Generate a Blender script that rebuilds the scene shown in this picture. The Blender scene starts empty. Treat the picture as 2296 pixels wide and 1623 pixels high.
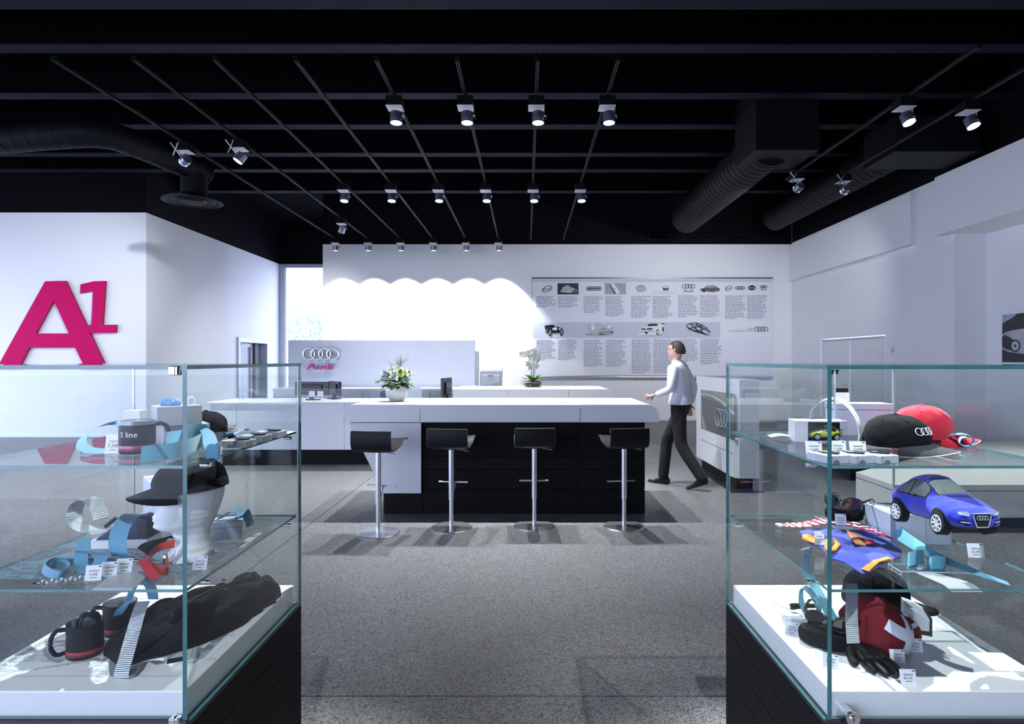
import bpy, bmesh, math, random
from mathutils import Vector, Matrix, noise
R = random.Random(7)
scene = bpy.context.scene
COL = scene.collection

# ------------------------------------------------------------------ camera, sky, exposure
F, PX, PY, CH = 1350.0, 1180.0, 806.0, 1.52        # focal length and principal point in pixels, eye height
cam_d = bpy.data.cameras.new('camera'); cam = bpy.data.objects.new('camera', cam_d); COL.objects.link(cam)
cam_d.sensor_width = 36.0; cam_d.lens = F/2296*36.0
cam_d.shift_x = (1148-PX)/2296; cam_d.shift_y = -(811.5-PY)/2296
cam_d.clip_start = 0.05; cam_d.clip_end = 300
cam.location = (0, 0, CH); cam.rotation_euler = (math.pi/2, 0, 0)
scene.camera = cam

SKY = 7.2
LAMP = 1.1
W = bpy.data.worlds.new('sky'); scene.world = W; W.use_nodes = True
bgn = W.node_tree.nodes['Background']
bgn.inputs['Color'].default_value = (0.62, 0.70, 1.0, 1); bgn.inputs['Strength'].default_value = SKY
vs = scene.view_settings
vs.view_transform = 'Standard'; vs.look = 'None'; vs.gamma = 1.0; vs.use_curve_mapping = False; vs.exposure = 0.0
scene.cycles.transparent_max_bounces = 48
scene.cycles.max_bounces = 12
scene.cycles.caustics_reflective = False
scene.cycles.caustics_refractive = False

def portal(name, loc, rot, sx, sy):
    l = bpy.data.lights.new(name, 'AREA'); l.shape = 'RECTANGLE'; l.size = sx; l.size_y = sy
    l.cycles.is_portal = True
    o = bpy.data.objects.new(name, l); COL.objects.link(o); o.location = loc; o.rotation_euler = rot
    return o
portal('daylight_portal_front', (-6.9, -3.52, 1.9), (math.pi/2, 0, 0), 11.8, 3.8)
portal('daylight_portal_side', (-13.02, 4.1, 1.9), (math.pi/2, 0, -math.pi/2), 15.0, 3.8)

def P(px, py, d):
    return Vector(((px-PX)/F*d, d, CH-(py-PY)/F*d))
def PZ(px, py, z):                                  # the point seen at a pixel that lies at height z
    d = (CH-z)*F/(py-PY)
    return Vector(((px-PX)/F*d, d, z))
def PD(px, d, z):
    return Vector(((px-PX)/F*d, d, z))

# ------------------------------------------------------------------ materials
MT = {}
def nodes_of(name):
    m = bpy.data.materials.new(name); m.use_nodes = True
    nt = m.node_tree; nt.nodes.clear()
    out = nt.nodes.new('ShaderNodeOutputMaterial')
    return m, nt, out
def pm(name, col, rough=0.5, metal=0.0, var=0.06, vscale=30.0, bump=0.0, bscale=200.0, spec=0.5, stretch=None,
       sheen=0.0, coat=0.0, emit=None, estr=0.0, alpha=1.0, trans=0.0, ior=1.45):
    m, nt, out = nodes_of(name)
    b = nt.nodes.new('ShaderNodeBsdfPrincipled'); nt.links.new(b.outputs[0], out.inputs[0])
    b.inputs['Roughness'].default_value = rough; b.inputs['Metallic'].default_value = metal
    b.inputs['Specular IOR Level'].default_value = spec
    b.inputs['Sheen Weight'].default_value = sheen; b.inputs['Coat Weight'].default_value = coat
    b.inputs['Transmission Weight'].default_value = trans; b.inputs['IOR'].default_value = ior
    b.inputs['Alpha'].default_value = alpha
    tc = nt.nodes.new('ShaderNodeTexCoord'); src = tc.outputs['Object']
    if stretch:
        mp = nt.nodes.new('ShaderNodeMapping'); mp.inputs['Scale'].default_value = stretch
        nt.links.new(src, mp.inputs[0]); src = mp.outputs[0]
    nz = nt.nodes.new('ShaderNodeTexNoise'); nz.inputs['Scale'].default_value = vscale; nz.inputs['Detail'].default_value = 4
    nt.links.new(src, nz.inputs['Vector'])
    mx = nt.nodes.new('ShaderNodeMix'); mx.data_type = 'RGBA'
    mx.inputs['A'].default_value = (*[max(0, c*(1-var)) for c in col], 1)
    mx.inputs['B'].default_value = (*[min(1, c*(1+var)) for c in col], 1)
    nt.links.new(nz.outputs['Fac'], mx.inputs['Factor']); nt.links.new(mx.outputs['Result'], b.inputs['Base Color'])
    if bump:
        n2 = nt.nodes.new('ShaderNodeTexNoise'); n2.inputs['Scale'].default_value = bscale; n2.inputs['Detail'].default_value = 3
        nt.links.new(src, n2.inputs['Vector'])
        bp = nt.nodes.new('ShaderNodeBump'); bp.inputs['Strength'].default_value = bump; bp.inputs['Distance'].default_value = 0.002
        nt.links.new(n2.outputs['Fac'], bp.inputs['Height']); nt.links.new(bp.outputs[0], b.inputs['Normal'])
    if emit:
        b.inputs['Emission Color'].default_value = (*emit, 1); b.inputs['Emission Strength'].default_value = estr
    MT[name] = m
    return m
def glass_mat(name, tint=(0.97, 0.99, 0.985), ior=1.5, rough=0.0):
    # thin clear sheet: light goes straight through, reflection follows Fresnel on both faces
    m, nt, out = nodes_of(name)
    tr = nt.nodes.new('ShaderNodeBsdfTransparent'); tr.inputs[0].default_value = (*tint, 1)
    gl = nt.nodes.new('ShaderNodeBsdfGlossy'); gl.inputs['Roughness'].default_value = rough
    geo = nt.nodes.new('ShaderNodeNewGeometry'); fr = nt.nodes.new('ShaderNodeFresnel')
    mr = nt.nodes.new('ShaderNodeMapRange'); mr.inputs['To Min'].default_value = ior; mr.inputs['To Max'].default_value = 1/ior
    nt.links.new(geo.outputs['Backfacing'], mr.inputs['Value']); nt.links.new(mr.outputs[0], fr.inputs['IOR'])
    mx = nt.nodes.new('ShaderNodeMixShader')
    nt.links.new(fr.outputs[0], mx.inputs[0]); nt.links.new(tr.outputs[0], mx.inputs[1]); nt.links.new(gl.outputs[0], mx.inputs[2])
    nt.links.new(mx.outputs[0], out.inputs[0])
    MT[name] = m
    return m

pm('white_paint', (0.88, 0.89, 0.91), 0.75, var=0.015, vscale=3, bump=0.03, bscale=120, spec=0.2)
pm('white_trim', (0.80, 0.81, 0.83), 0.45, var=0.02)
pm('black_paint', (0.005, 0.005, 0.007), 0.85, var=0.3, vscale=6, spec=0.1)
pm('ceiling_black', (0.003, 0.003, 0.004), 0.9, var=0.3, vscale=4, spec=0.05)
pm('beam_steel_lit', (0.012, 0.014, 0.026), 0.75, var=0.25, vscale=5, spec=0.1)  # bluish window light on the flange undersides put into the colour
pm('duct_black', (0.005, 0.0055, 0.009), 0.6, var=0.2, spec=0.2)
pm('black_wood', (0.005, 0.005, 0.006), 0.6, var=0.5, vscale=8, stretch=(1, 8, 40), bump=0.1, bscale=60, spec=0.12)
pm('white_laminate', (0.58, 0.61, 0.64), 0.38, var=0.02, spec=0.4)
pm('white_top', (0.66, 0.68, 0.70), 0.35, var=0.02, spec=0.4)
pm('seam_dark', (0.16, 0.17, 0.19), 0.7)
pm('brushed_steel', (0.62, 0.63, 0.66), 0.32, 1.0, var=0.08, vscale=20, stretch=(60, 60, 1.5))
pm('steel_disc', (0.66, 0.67, 0.70), 0.30, 1.0, var=0.05, vscale=25)
pm('chrome', (0.88, 0.89, 0.92), 0.06, 1.0, var=0.02)
pm('dark_metal', (0.10, 0.10, 0.12), 0.35, 0.9, var=0.1)
pm('black_leather', (0.008, 0.008, 0.010), 0.45, var=0.3, bump=0.05, bscale=350, spec=0.18)
pm('glass_edge', (0.045, 0.15, 0.16), 0.12, 0.0, var=0.5, vscale=14, spec=0.9)
pm('glass_edge_light', (0.12, 0.30, 0.31), 0.12, 0.0, var=0.45, vscale=18, spec=0.9)
pm('glass_rim', (0.55, 0.64, 0.67), 0.12, 0.0, var=0.1, spec=0.6, trans=0.7)
pm('acrylic_edge', (0.62, 0.70, 0.74), 0.15, var=0.1)
pm('platform_white', (0.84, 0.85, 0.87), 0.30, var=0.01, spec=0.4)
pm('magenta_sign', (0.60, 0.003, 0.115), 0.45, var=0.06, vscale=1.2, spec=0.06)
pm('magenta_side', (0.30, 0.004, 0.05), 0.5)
pm('magenta_metal', (0.34, 0.012, 0.11), 0.3, 0.45, var=0.1)
pm('track_metal', (0.16, 0.17, 0.20), 0.45, 0.8)
pm('track_black', (0.007, 0.007, 0.008), 0.8, spec=0.1)
pm('lamp_body', (0.30, 0.32, 0.42), 0.34, 0.85, var=0.1)
pm('lamp_plate', (0.74, 0.75, 0.80), 0.45, 0.1, var=0.03)
pm('lamp_lens', (1, 1, 1), 0.3, emit=(0.95, 0.97, 1.0), estr=14.0)
pm('alu_frame', (0.42, 0.47, 0.58), 0.45, 0.4, var=0.05)
pm('grey_door', (0.30, 0.32, 0.36), 0.45, 0.2, var=0.06, stretch=(3, 3, 0.3))
pm('dark_gap', (0.03, 0.03, 0.035), 0.7)
pm('panel_grey', (0.46, 0.49, 0.56), 0.5, var=0.02)
pm('banner_cloth', (0.80, 0.80, 0.87), 0.75, var=0.015, vscale=2)
pm('banner_band', (0.58, 0.62, 0.70), 0.75, var=0.02, vscale=2)
pm('banner_pale', (0.74, 0.75, 0.81), 0.75, var=0.02)
pm('banner_panel', (0.82, 0.82, 0.86), 0.75, var=0.02)
pm('ink_black', (0.012, 0.012, 0.016), 0.7, var=0.2)
pm('ink_grey', (0.24, 0.25, 0.29), 0.75)
pm('ink_mid', (0.38, 0.40, 0.46), 0.75, var=0.3, vscale=40)
pm('ink_soft', (0.30, 0.31, 0.36), 0.75, var=0.1)
pm('ink_white', (0.80, 0.80, 0.83), 0.7)
pm('ink_red', (0.62, 0.03, 0.06), 0.7)
pm('photo_sky', (0.38, 0.42, 0.55), 0.5, var=0.3, vscale=5)
pm('photo_dark', (0.022, 0.022, 0.028), 0.5, var=0.8, vscale=30)
pm('photo_grey', (0.10, 0.10, 0.11), 0.5, var=0.5, vscale=20)
pm('photo_car', (0.46, 0.48, 0.52), 0.4, var=0.5, vscale=6)
pm('photo_road', (0.02, 0.02, 0.035), 0.5, var=0.4)
pm('photo_olive', (0.22, 0.22, 0.19), 0.45, var=0.3, vscale=4)
pm('card_white', (0.80, 0.81, 0.85), 0.6, var=0.02)
pm('paper', (0.76, 0.77, 0.80), 0.7, var=0.03)
pm('ribbon_blue', (0.10, 0.28, 0.44), 0.72, var=0.14, vscale=30, bump=0.12, bscale=500, sheen=0.3)
pm('ribbon_teal', (0.13, 0.40, 0.50), 0.72, var=0.12, vscale=30, bump=0.12, bscale=500, sheen=0.3)
pm('ribbon_silver', (0.56, 0.58, 0.62), 0.36, 0.55, var=0.06)
pm('strip_pale', (0.70, 0.72, 0.77), 0.5, 0.1, var=0.04)
pm('box_grey', (0.42, 0.43, 0.46), 0.5, var=0.04, vscale=6)
pm('box_silver', (0.58, 0.60, 0.66), 0.42, 0.25, var=0.04)
pm('box_blue_grey', (0.34, 0.38, 0.48), 0.5, 0.0, var=0.05)
pm('box_white', (0.74, 0.75, 0.79), 0.45, var=0.02)
pm('fob_black', (0.012, 0.012, 0.014), 0.25, var=0.2, coat=0.3)
pm('ceramic_black', (0.007, 0.007, 0.010), 0.4, var=0.2, spec=0.25)
pm('ceramic_inside', (0.55, 0.56, 0.56), 0.3)
pm('lid_grey', (0.30, 0.31, 0.34), 0.3, 0.4)
pm('band_red', (0.36, 0.03, 0.05), 0.35)
pm('band_pink', (0.42, 0.10, 0.18), 0.3, 0.3)
pm('fabric_black', (0.006, 0.006, 0.0075), 0.92, var=0.2, vscale=60, spec=0.2)
pm('fabric_dark', (0.030, 0.032, 0.040), 0.9, var=0.25, vscale=60, bump=0.04, bscale=900)
pm('fabric_red', (0.46, 0.008, 0.03), 0.85, var=0.15, vscale=50, bump=0.04, bscale=900, sheen=0.15)
pm('fabric_maroon', (0.17, 0.006, 0.012), 0.88, var=0.2, vscale=50, bump=0.04, bscale=900)
pm('fabric_white', (0.72, 0.73, 0.78), 0.85, var=0.04)
pm('fabric_blue', (0.03, 0.042, 0.34), 0.85, var=0.25, vscale=18, sheen=0.2)
pm('fabric_orange', (0.76, 0.20, 0.03), 0.85, var=0.12)
pm('fabric_brown', (0.32, 0.12, 0.035), 0.85, var=0.15)
pm('plush_blue', (0.010, 0.022, 0.50), 0.85, var=0.55, vscale=26, bump=0.6, bscale=700, sheen=0.5)
pm('plush_window', (0.15, 0.17, 0.175), 0.6, var=0.35, vscale=40)
pm('plush_black', (0.006, 0.006, 0.008), 0.95, sheen=0.1)
pm('rim_white', (0.72, 0.73, 0.77), 0.5)
pm('lamp_pale', (0.58, 0.66, 0.70), 0.35)
pm('toy_yellow', (0.66, 0.66, 0.03), 0.3, coat=0.4)
pm('toy_dark', (0.03, 0.035, 0.10), 0.4, var=0.6, vscale=160)
pm('mannequin_white', (0.80, 0.81, 0.82), 0.55, var=0.02, spec=0.3)
pm('strap_orange', (0.56, 0.045, 0.015), 0.7, var=0.1)
pm('strap_red', (0.36, 0.010, 0.03), 0.7, var=0.15)
pm('lens_black', (0.008, 0.008, 0.010), 0.05, spec=0.8, coat=0.6)
pm('frame_black', (0.010, 0.010, 0.012), 0.18, coat=0.5)
pm('leather_glove', (0.006, 0.006, 0.007), 0.5, var=0.3, bump=0.1, bscale=260, spec=0.25)
pm('vase_glaze', (0.46, 0.48, 0.45), 0.14, var=0.02, coat=0.5)
pm('leaf_green', (0.05, 0.15, 0.02), 0.55, var=0.35, vscale=14)
pm('leaf_dark', (0.014, 0.055, 0.012), 0.5, var=0.35, vscale=14)
pm('leaf_lime', (0.17, 0.30, 0.02), 0.55, var=0.25, vscale=14)
pm('leaf_pale', (0.20, 0.28, 0.18), 0.6, var=0.25, vscale=14)
pm('petal_white', (0.74, 0.74, 0.68), 0.55, var=0.04)
pm('petal_cream', (0.52, 0.58, 0.22), 0.55, var=0.15)
pm('stem_dark', (0.05, 0.06, 0.03), 0.6)
pm('pebble', (0.20, 0.15, 0.14), 0.6, var=0.7, vscale=60)
pm('moss', (0.16, 0.20, 0.05), 0.9, var=0.5, vscale=50)
pm('plastic_grey', (0.46, 0.49, 0.54), 0.45, var=0.03)
pm('plastic_light', (0.62, 0.64, 0.68), 0.4, var=0.03)
pm('plastic_black', (0.014, 0.014, 0.018), 0.35, var=0.2)
pm('screen_back', (0.02, 0.022, 0.032), 0.3, var=0.2)
pm('chair_fabric', (0.07, 0.09, 0.15), 0.85)
pm('skin', (0.62, 0.36, 0.28), 0.55, var=0.06, spec=0.4)
pm('shirt_white', (0.70, 0.72, 0.80), 0.8, var=0.04, vscale=12, bump=0.2, bscale=60)
pm('trouser_black', (0.014, 0.014, 0.018), 0.85, var=0.3, vscale=14)
pm('shoe_black', (0.012, 0.012, 0.014), 0.3)
pm('hair_dark', (0.03, 0.022, 0.018), 0.6, var=0.4, vscale=80)
pm('ornament_blue', (0.16, 0.30, 0.66), 0.2, var=0.4, vscale=60, coat=0.5)
pm('tree_leaf', (0.60, 0.74, 0.58), 0.7, var=0.5, vscale=2)
pm('tree_bark', (0.10, 0.07, 0.05), 0.9)
pm('pavement', (0.55, 0.55, 0.56), 0.85, var=0.12, vscale=0.6)
pm('brick_grey', (0.42, 0.43, 0.46), 0.8, var=0.3, vscale=20)
pm('tie_white', (0.72, 0.72, 0.80), 0.8)
pm('totem_white', (0.70, 0.72, 0.75), 0.4, var=0.02)
pm('desk_cream', (0.72, 0.71, 0.67), 0.4, var=0.02)
glass_mat('glass', (0.97, 0.99, 0.985), 1.30)
glass_mat('glass_plain', (0.99, 0.99, 0.99), 1.45)
glass_mat('acrylic', (0.95, 0.97, 0.98), 1.35)

def floor_material():
    m, nt, out = nodes_of('terrazzo')
    b = nt.nodes.new('ShaderNodeBsdfPrincipled'); nt.links.new(b.outputs[0], out.inputs[0])
    b.inputs['Roughness'].default_value = 0.42; b.inputs['Specular IOR Level'].default_value = 0.35
    tc = nt.nodes.new('ShaderNodeTexCoord')
    v1 = nt.nodes.new('ShaderNodeTexVoronoi'); v1.inputs['Scale'].default_value = 150
    v2 = nt.nodes.new('ShaderNodeTexVoronoi'); v2.inputs['Scale'].default_value = 310
    nz = nt.nodes.new('ShaderNodeTexNoise'); nz.inputs['Scale'].default_value = 0.8; nz.inputs['Detail'].default_value = 5
    for n in (v1, v2, nz): nt.links.new(tc.outputs['Object'], n.inputs['Vector'])
    r1 = nt.nodes.new('ShaderNodeValToRGB'); e = r1.color_ramp.elements
    e[0].position = 0.0; e[0].color = (0.055, 0.055, 0.058, 1); e[1].position = 1.0; e[1].color = (0.27, 0.27, 0.273, 1)
    for p, c in ((0.16, 0.06), (0.24, 0.150), (0.6, 0.175), (0.82, 0.20)):
        q = e.new(p); q.color = (c, c, c*1.01, 1)
    sp = nt.nodes.new('ShaderNodeSeparateColor'); nt.links.new(v1.outputs['Color'], sp.inputs[0]); nt.links.new(sp.outputs[0], r1.inputs[0])
    r2 = nt.nodes.new('ShaderNodeValToRGB'); e = r2.color_ramp.elements
    e[0].position = 0.1; e[0].color = (0.62, 0.62, 0.62, 1); e[1].position = 0.9; e[1].color = (1.15, 1.15, 1.15, 1)
    s2 = nt.nodes.new('ShaderNodeSeparateColor'); nt.links.new(v2.outputs['Color'], s2.inputs[0]); nt.links.new(s2.outputs[1], r2.inputs[0])
    mu = nt.nodes.new('ShaderNodeMix'); mu.data_type = 'RGBA'; mu.blend_type = 'MULTIPLY'; mu.inputs['Factor'].default_value = 1
    nt.links.new(r1.outputs[0], mu.inputs['A']); nt.links.new(r2.outputs[0], mu.inputs['B'])
    r3 = nt.nodes.new('ShaderNodeValToRGB'); e = r3.color_ramp.elements
    e[0].position = 0.3; e[0].color = (0.90, 0.90, 0.91, 1); e[1].position = 0.7; e[1].color = (1.06, 1.06, 1.06, 1)
    nt.links.new(nz.outputs['Fac'], r3.inputs[0])
    m2 = nt.nodes.new('ShaderNodeMix'); m2.data_type = 'RGBA'; m2.blend_type = 'MULTIPLY'; m2.inputs['Factor'].default_value = 1
    nt.links.new(mu.outputs['Result'], m2.inputs['A']); nt.links.new(r3.outputs[0], m2.inputs['B'])
    nt.links.new(m2.outputs['Result'], b.inputs['Base Color'])
    MT['terrazzo'] = m
floor_material()
def corrugated(name, col, scale):                   # ribbon with fine cross ribs
    m = pm(name, col, 0.34, 0.55, var=0.05)
    nt = m.node_tree; b = [n for n in nt.nodes if n.type == 'BSDF_PRINCIPLED'][0]
    uv = nt.nodes.new('ShaderNodeUVMap'); uv.uv_map = 'UVMap'
    wv = nt.nodes.new('ShaderNodeTexWave'); wv.inputs['Scale'].default_value = scale; wv.bands_direction = 'X'
    nt.links.new(uv.outputs[0], wv.inputs['Vector'])
    bp = nt.nodes.new('ShaderNodeBump'); bp.inputs['Strength'].default_value = 0.9; bp.inputs['Distance'].default_value = 0.0015
    nt.links.new(wv.outputs['Fac'], bp.inputs['Height']); nt.links.new(bp.outputs[0], b.inputs['Normal'])
corrugated('ribbon_ribbed', (0.60, 0.62, 0.66), 60)
corrugated('strip_ribbed', (0.72, 0.74, 0.78), 60)
def net_material():                                 # fibre sheet: sparse blue fibres, clear between
    m, nt, out = nodes_of('fibre_sheet')
    b = nt.nodes.new('ShaderNodeBsdfPrincipled'); b.inputs['Base Color'].default_value = (0.09, 0.19, 0.26, 1); b.inputs['Roughness'].default_value = 0.7
    tr = nt.nodes.new('ShaderNodeBsdfTransparent'); mx = nt.nodes.new('ShaderNodeMixShader')
    tc = nt.nodes.new('ShaderNodeTexCoord'); mp = nt.nodes.new('ShaderNodeMapping'); mp.inputs['Rotation'].default_value = (0, 0, 0.6)
    mp.inputs['Scale'].default_value = (1.0, 2.6, 1); nt.links.new(tc.outputs['Object'], mp.inputs[0])
    vo = nt.nodes.new('ShaderNodeTexVoronoi'); vo.feature = 'DISTANCE_TO_EDGE'; vo.inputs['Scale'].default_value = 26
    nz = nt.nodes.new('ShaderNodeTexNoise'); nz.inputs['Scale'].default_value = 14; nz.inputs['Detail'].default_value = 3
    ad = nt.nodes.new('ShaderNodeMixRGB'); ad.inputs[0].default_value = 0.12
    nt.links.new(mp.outputs[0], nz.inputs['Vector']); nt.links.new(mp.outputs[0], ad.inputs[1]); nt.links.new(nz.outputs['Color'], ad.inputs[2])
    nt.links.new(ad.outputs[0], vo.inputs['Vector'])
    cr = nt.nodes.new('ShaderNodeValToRGB'); e = cr.color_ramp.elements
    e[0].position = 0.02; e[0].color = (0.75, 0.75, 0.75, 1); e[1].position = 0.10; e[1].color = (0.16, 0.16, 0.16, 1)
    nt.links.new(vo.outputs['Distance'], cr.inputs[0]); nt.links.new(cr.outputs[0], mx.inputs[0])
    nt.links.new(tr.outputs[0], mx.inputs[1]); nt.links.new(b.outputs[0], mx.inputs[2]); nt.links.new(mx.outputs[0], out.inputs[0])
    MT['fibre_sheet'] = m
net_material()

# ------------------------------------------------------------------ geometry helpers
class G:
    """collects verts / faces; build() links them as ONE mesh object"""
    def __init__(s): s.v = []; s.f = []; s.m = []; s.uv = {}
    def add(s, verts, faces, m=0):
        o = len(s.v); s.v += [tuple(p) for p in verts]
        for f in faces: s.f.append(tuple(i+o for i in f)); s.m.append(m)
        return s
    def box(s, x0, x1, y0, y1, z0, z1, m=0):
        return s.add([(x0,y0,z0),(x1,y0,z0),(x1,y1,z0),(x0,y1,z0),(x0,y0,z1),(x1,y0,z1),(x1,y1,z1),(x0,y1,z1)],
                     [(0,3,2,1),(4,5,6,7),(0,1,5,4),(1,2,6,5),(2,3,7,6),(3,0,4,7)], m)
    def pane(s, x0, x1, y0, y1, z0, z1, ax, mf=0, me=1):
        o = len(s.f); s.box(x0, x1, y0, y1, z0, z1, mf)
        big = {'z': (0, 1), 'y': (2, 4), 'x': (3, 5)}[ax]
        for k in range(6):
            if k not in big: s.m[o+k] = me
        return s
    def prism(s, poly, a, b, ax='y', m=0):
        n = len(poly)
        def q(p, t): return {'y': (p[0], t, p[1]), 'z': (p[0], p[1], t), 'x': (t, p[0], p[1])}[ax]
        vs_ = [q(p, a) for p in poly]+[q(p, b) for p in poly]
        fs = [tuple(range(n)), tuple(range(2*n-1, n-1, -1))]
        fs += [(i+n, (i+1) % n+n, (i+1) % n, i) for i in range(n)]
        return s.add(vs_, fs, m)
    def cyl(s, p0, p1, r0, r1=None, seg=20, m=0, caps=True, mc=None):
        r1 = r0 if r1 is None else r1
        p0 = Vector(p0); p1 = Vector(p1); d = (p1-p0).normalized()
        u = d.cross(Vector((0, 0, 1)));  u = Vector((1, 0, 0)) if u.length < 1e-4 else u.normalized()
        w = d.cross(u)
        vs_ = []
        for p, r in ((p0, r0), (p1, r1)):
            for k in range(seg):
                a = 2*math.pi*k/seg; vs_.append(p+u*(r*math.cos(a))+w*(r*math.sin(a)))
        s.add(vs_, [(k, (k+1) % seg, (k+1) % seg+seg, k+seg) for k in range(seg)], m)
        if caps:
            o = len(s.v)-2*seg
            s.f.append(tuple(o+k for k in range(seg-1, -1, -1))); s.m.append(m if mc is None else mc)
            s.f.append(tuple(o+seg+k for k in range(seg))); s.m.append(m if mc is None else mc)
        return s
    def lathe(s, prof, c=(0, 0, 0), seg=32, m=0, sx=1.0, sy=1.0):
        vs_ = []; n = len(prof)
        for r, z in prof:
            for k in range(seg):
                a = 2*math.pi*k/seg; vs_.append((c[0]+r*sx*math.cos(a), c[1]+r*sy*math.sin(a), c[2]+z))
        fs = []
        for i in range(n-1):
            for k in range(seg):
                fs.append((i*seg+k, i*seg+(k+1) % seg, (i+1)*seg+(k+1) % seg, (i+1)*seg+k))
        return s.add(vs_, fs, m)
    def tube(s, path, r, seg=8, m=0, closed=False):
        path = [Vector(p) for p in path]; n = len(path); vs_ = []
        up = Vector((0, 0, 1))
        for i, p in enumerate(path):
            a = path[i-1] if (i or closed) else p; b = path[(i+1) % n] if (i < n-1 or closed) else p
            t = (b-a).normalized(); u = t.cross(up)
            if u.length < 0.05: u = t.cross(Vector((0, 1, 0)))
            u.normalize(); w = t.cross(u)
            rr = r[i] if isinstance(r, (list, tuple)) else r
            for k in range(seg):
                g = 2*math.pi*k/seg; vs_.append(p+u*(rr*math.cos(g))+w*(rr*math.sin(g)))
        fs = []
        for i in range(n if closed else n-1):
            j = (i+1) % n
            for k in range(seg): fs.append((i*seg+k, i*seg+(k+1) % seg, j*seg+(k+1) % seg, j*seg+k))
        if not closed: fs += [tuple(range(seg-1, -1, -1)), tuple((n-1)*seg+k for k in range(seg))]
        return s.add(vs_, fs, m)
    def torus(s, c, Rm, r, ax='y', seg=40, rs=8, m=0):
        pts = []
        for k in range(seg):
            a = 2*math.pi*k/seg; x, z = Rm*math.cos(a), Rm*math.sin(a)
            pts.append(Vector(c)+{'y': Vector((x, 0, z)), 'z': Vector((x, z, 0)), 'x': Vector((0, x, z))}[ax])
        vs_ = []
        for k, p in enumerate(pts):
            rad = (p-Vector(c)).normalized(); n = {'y': Vector((0, 1, 0)), 'z': Vector((0, 0, 1)), 'x': Vector((1, 0, 0))}[ax]
            for j in range(rs):
                g = 2*math.pi*j/rs; vs_.append(p+rad*(r*math.cos(g))+n*(r*math.sin(g)))
        fs = [(k*rs+j, k*rs+(j+1) % rs, ((k+1) % seg)*rs+(j+1) % rs, ((k+1) % seg)*rs+j) for k in range(seg) for j in range(rs)]
        return s.add(vs_, fs, m)
    def grid(s, fn, nu, nv, m=0, closed_u=False, closed_v=False):
        vs_ = [fn(i/(nu if closed_u else nu-1), j/(nv if closed_v else nv-1)) for i in range(nu) for j in range(nv)]
        fs = []
        for i in range(nu if closed_u else nu-1):
            for j in range(nv if closed_v else nv-1):
                i2, j2 = (i+1) % nu, (j+1) % nv
                fs.append((i*nv+j, i2*nv+j, i2*nv+j2, i*nv+j2))
        return s.add(vs_, fs, m)
    def ribbon(s, path, wvec, t=0.0008, m=0, sub=6):
        path = smooth(path, sub); n = len(path)
        wv = [Vector(wvec)]*n if not isinstance(wvec, list) else [Vector(x) for x in smooth(wvec, sub)]
        vs_ = []; L = [0.0]
        for i in range(1, n): L.append(L[-1]+(path[i]-path[i-1]).length)
        for i, p in enumerate(path):
            a, b = path[max(0, i-1)], path[min(n-1, i+1)]
            tn = (b-a); nn = tn.cross(wv[i]); nn = nn.normalized()*t if nn.length > 1e-9 else Vector((0, 0, t))
            vs_ += [p-wv[i]*0.5, p+wv[i]*0.5, p+wv[i]*0.5+nn, p-wv[i]*0.5+nn]
        fs = []
        base = len(s.f)
        for i in range(n-1):
            a, b = 4*i, 4*i+4
            for (k, l) in ((0, 1), (1, 2), (2, 3), (3, 0)): fs.append((a+k, a+l, b+l, b+k))
        fs += [(3, 2, 1, 0), (4*(n-1), 4*(n-1)+1, 4*(n-1)+2, 4*(n-1)+3)]
        s.add(vs_, fs, m)
        for i in range(n-1):
            for k in range(4):
                s.uv[base+4*i+k] = [(L[i], 0), (L[i], 1), (L[i+1], 1), (L[i+1], 0)]
        return s
    def xf(s, M):
        s.v = [tuple(M @ Vector(p)) for p in s.v]; return s
    def mesh(s, name):
        me = bpy.data.meshes.new(name); me.from_pydata(s.v, [], s.f); me.polygons.foreach_set('material_index', s.m)
        if s.uv:
            ul = me.uv_layers.new(name='UVMap')
            for fi, c in s.uv.items():
                for k, li in enumerate(me.polygons[fi].loop_indices): ul.data[li].uv = c[k]
        me.update(); return me
    def build(s, name, mats, parent=None, sm=False, bev=0.0, fix=False, label=None):
        me = s.mesh(name)
        for m in (mats if isinstance(mats, (list, tuple)) else [mats]): me.materials.append(MT[m])
        if fix:
            bm = bmesh.new(); bm.from_mesh(me); bmesh.ops.remove_doubles(bm, verts=bm.verts, dist=1e-6)
            bmesh.ops.recalc_face_normals(bm, faces=bm.faces); bm.to_mesh(me); bm.free()
        if sm:
            me.polygons.foreach_set('use_smooth', [True]*len(me.polygons))
            if sm != 'all': me.set_sharp_from_angle(angle=math.radians(sm if sm is not True else 40))
        return link(name, me, parent, bev, label)
def link(name, me, parent=None, bev=0.0, label=None):
    o = bpy.data.objects.new(name, me); COL.objects.link(o)
    if bev:
        b = o.modifiers.new('bevel', 'BEVEL'); b.width = bev; b.segments = 2; b.limit_method = 'ANGLE'
    if parent is not None: adopt(o, parent)
    if label: o['label'] = label
    return o
def adopt(o, parent):
    o.parent = parent
    if parent.get('_w'):                            # part built in world coordinates under an Empty that stands at the base
        o.matrix_parent_inverse = Matrix.Translation(parent.location).inverted()
def smooth(path, sub):
    p = [Vector(q) for q in path]
    if sub <= 1 or len(p) < 3: return p
    out = []
    for i in range(len(p)-1):
        a, b, c, d = p[max(0, i-1)], p[i], p[i+1], p[min(len(p)-1, i+2)]
        for k in range(sub):
            t = k/sub
            out.append(0.5*((2*b)+(c-a)*t+(2*a-5*b+4*c-d)*t*t+(3*b-a-3*c+d)*t**3))
    out.append(p[-1]); return out
def tag(o, label, cat, group=None):
    o['label'] = label; o['category'] = cat
    if group: o['group'] = group
    return o
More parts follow.
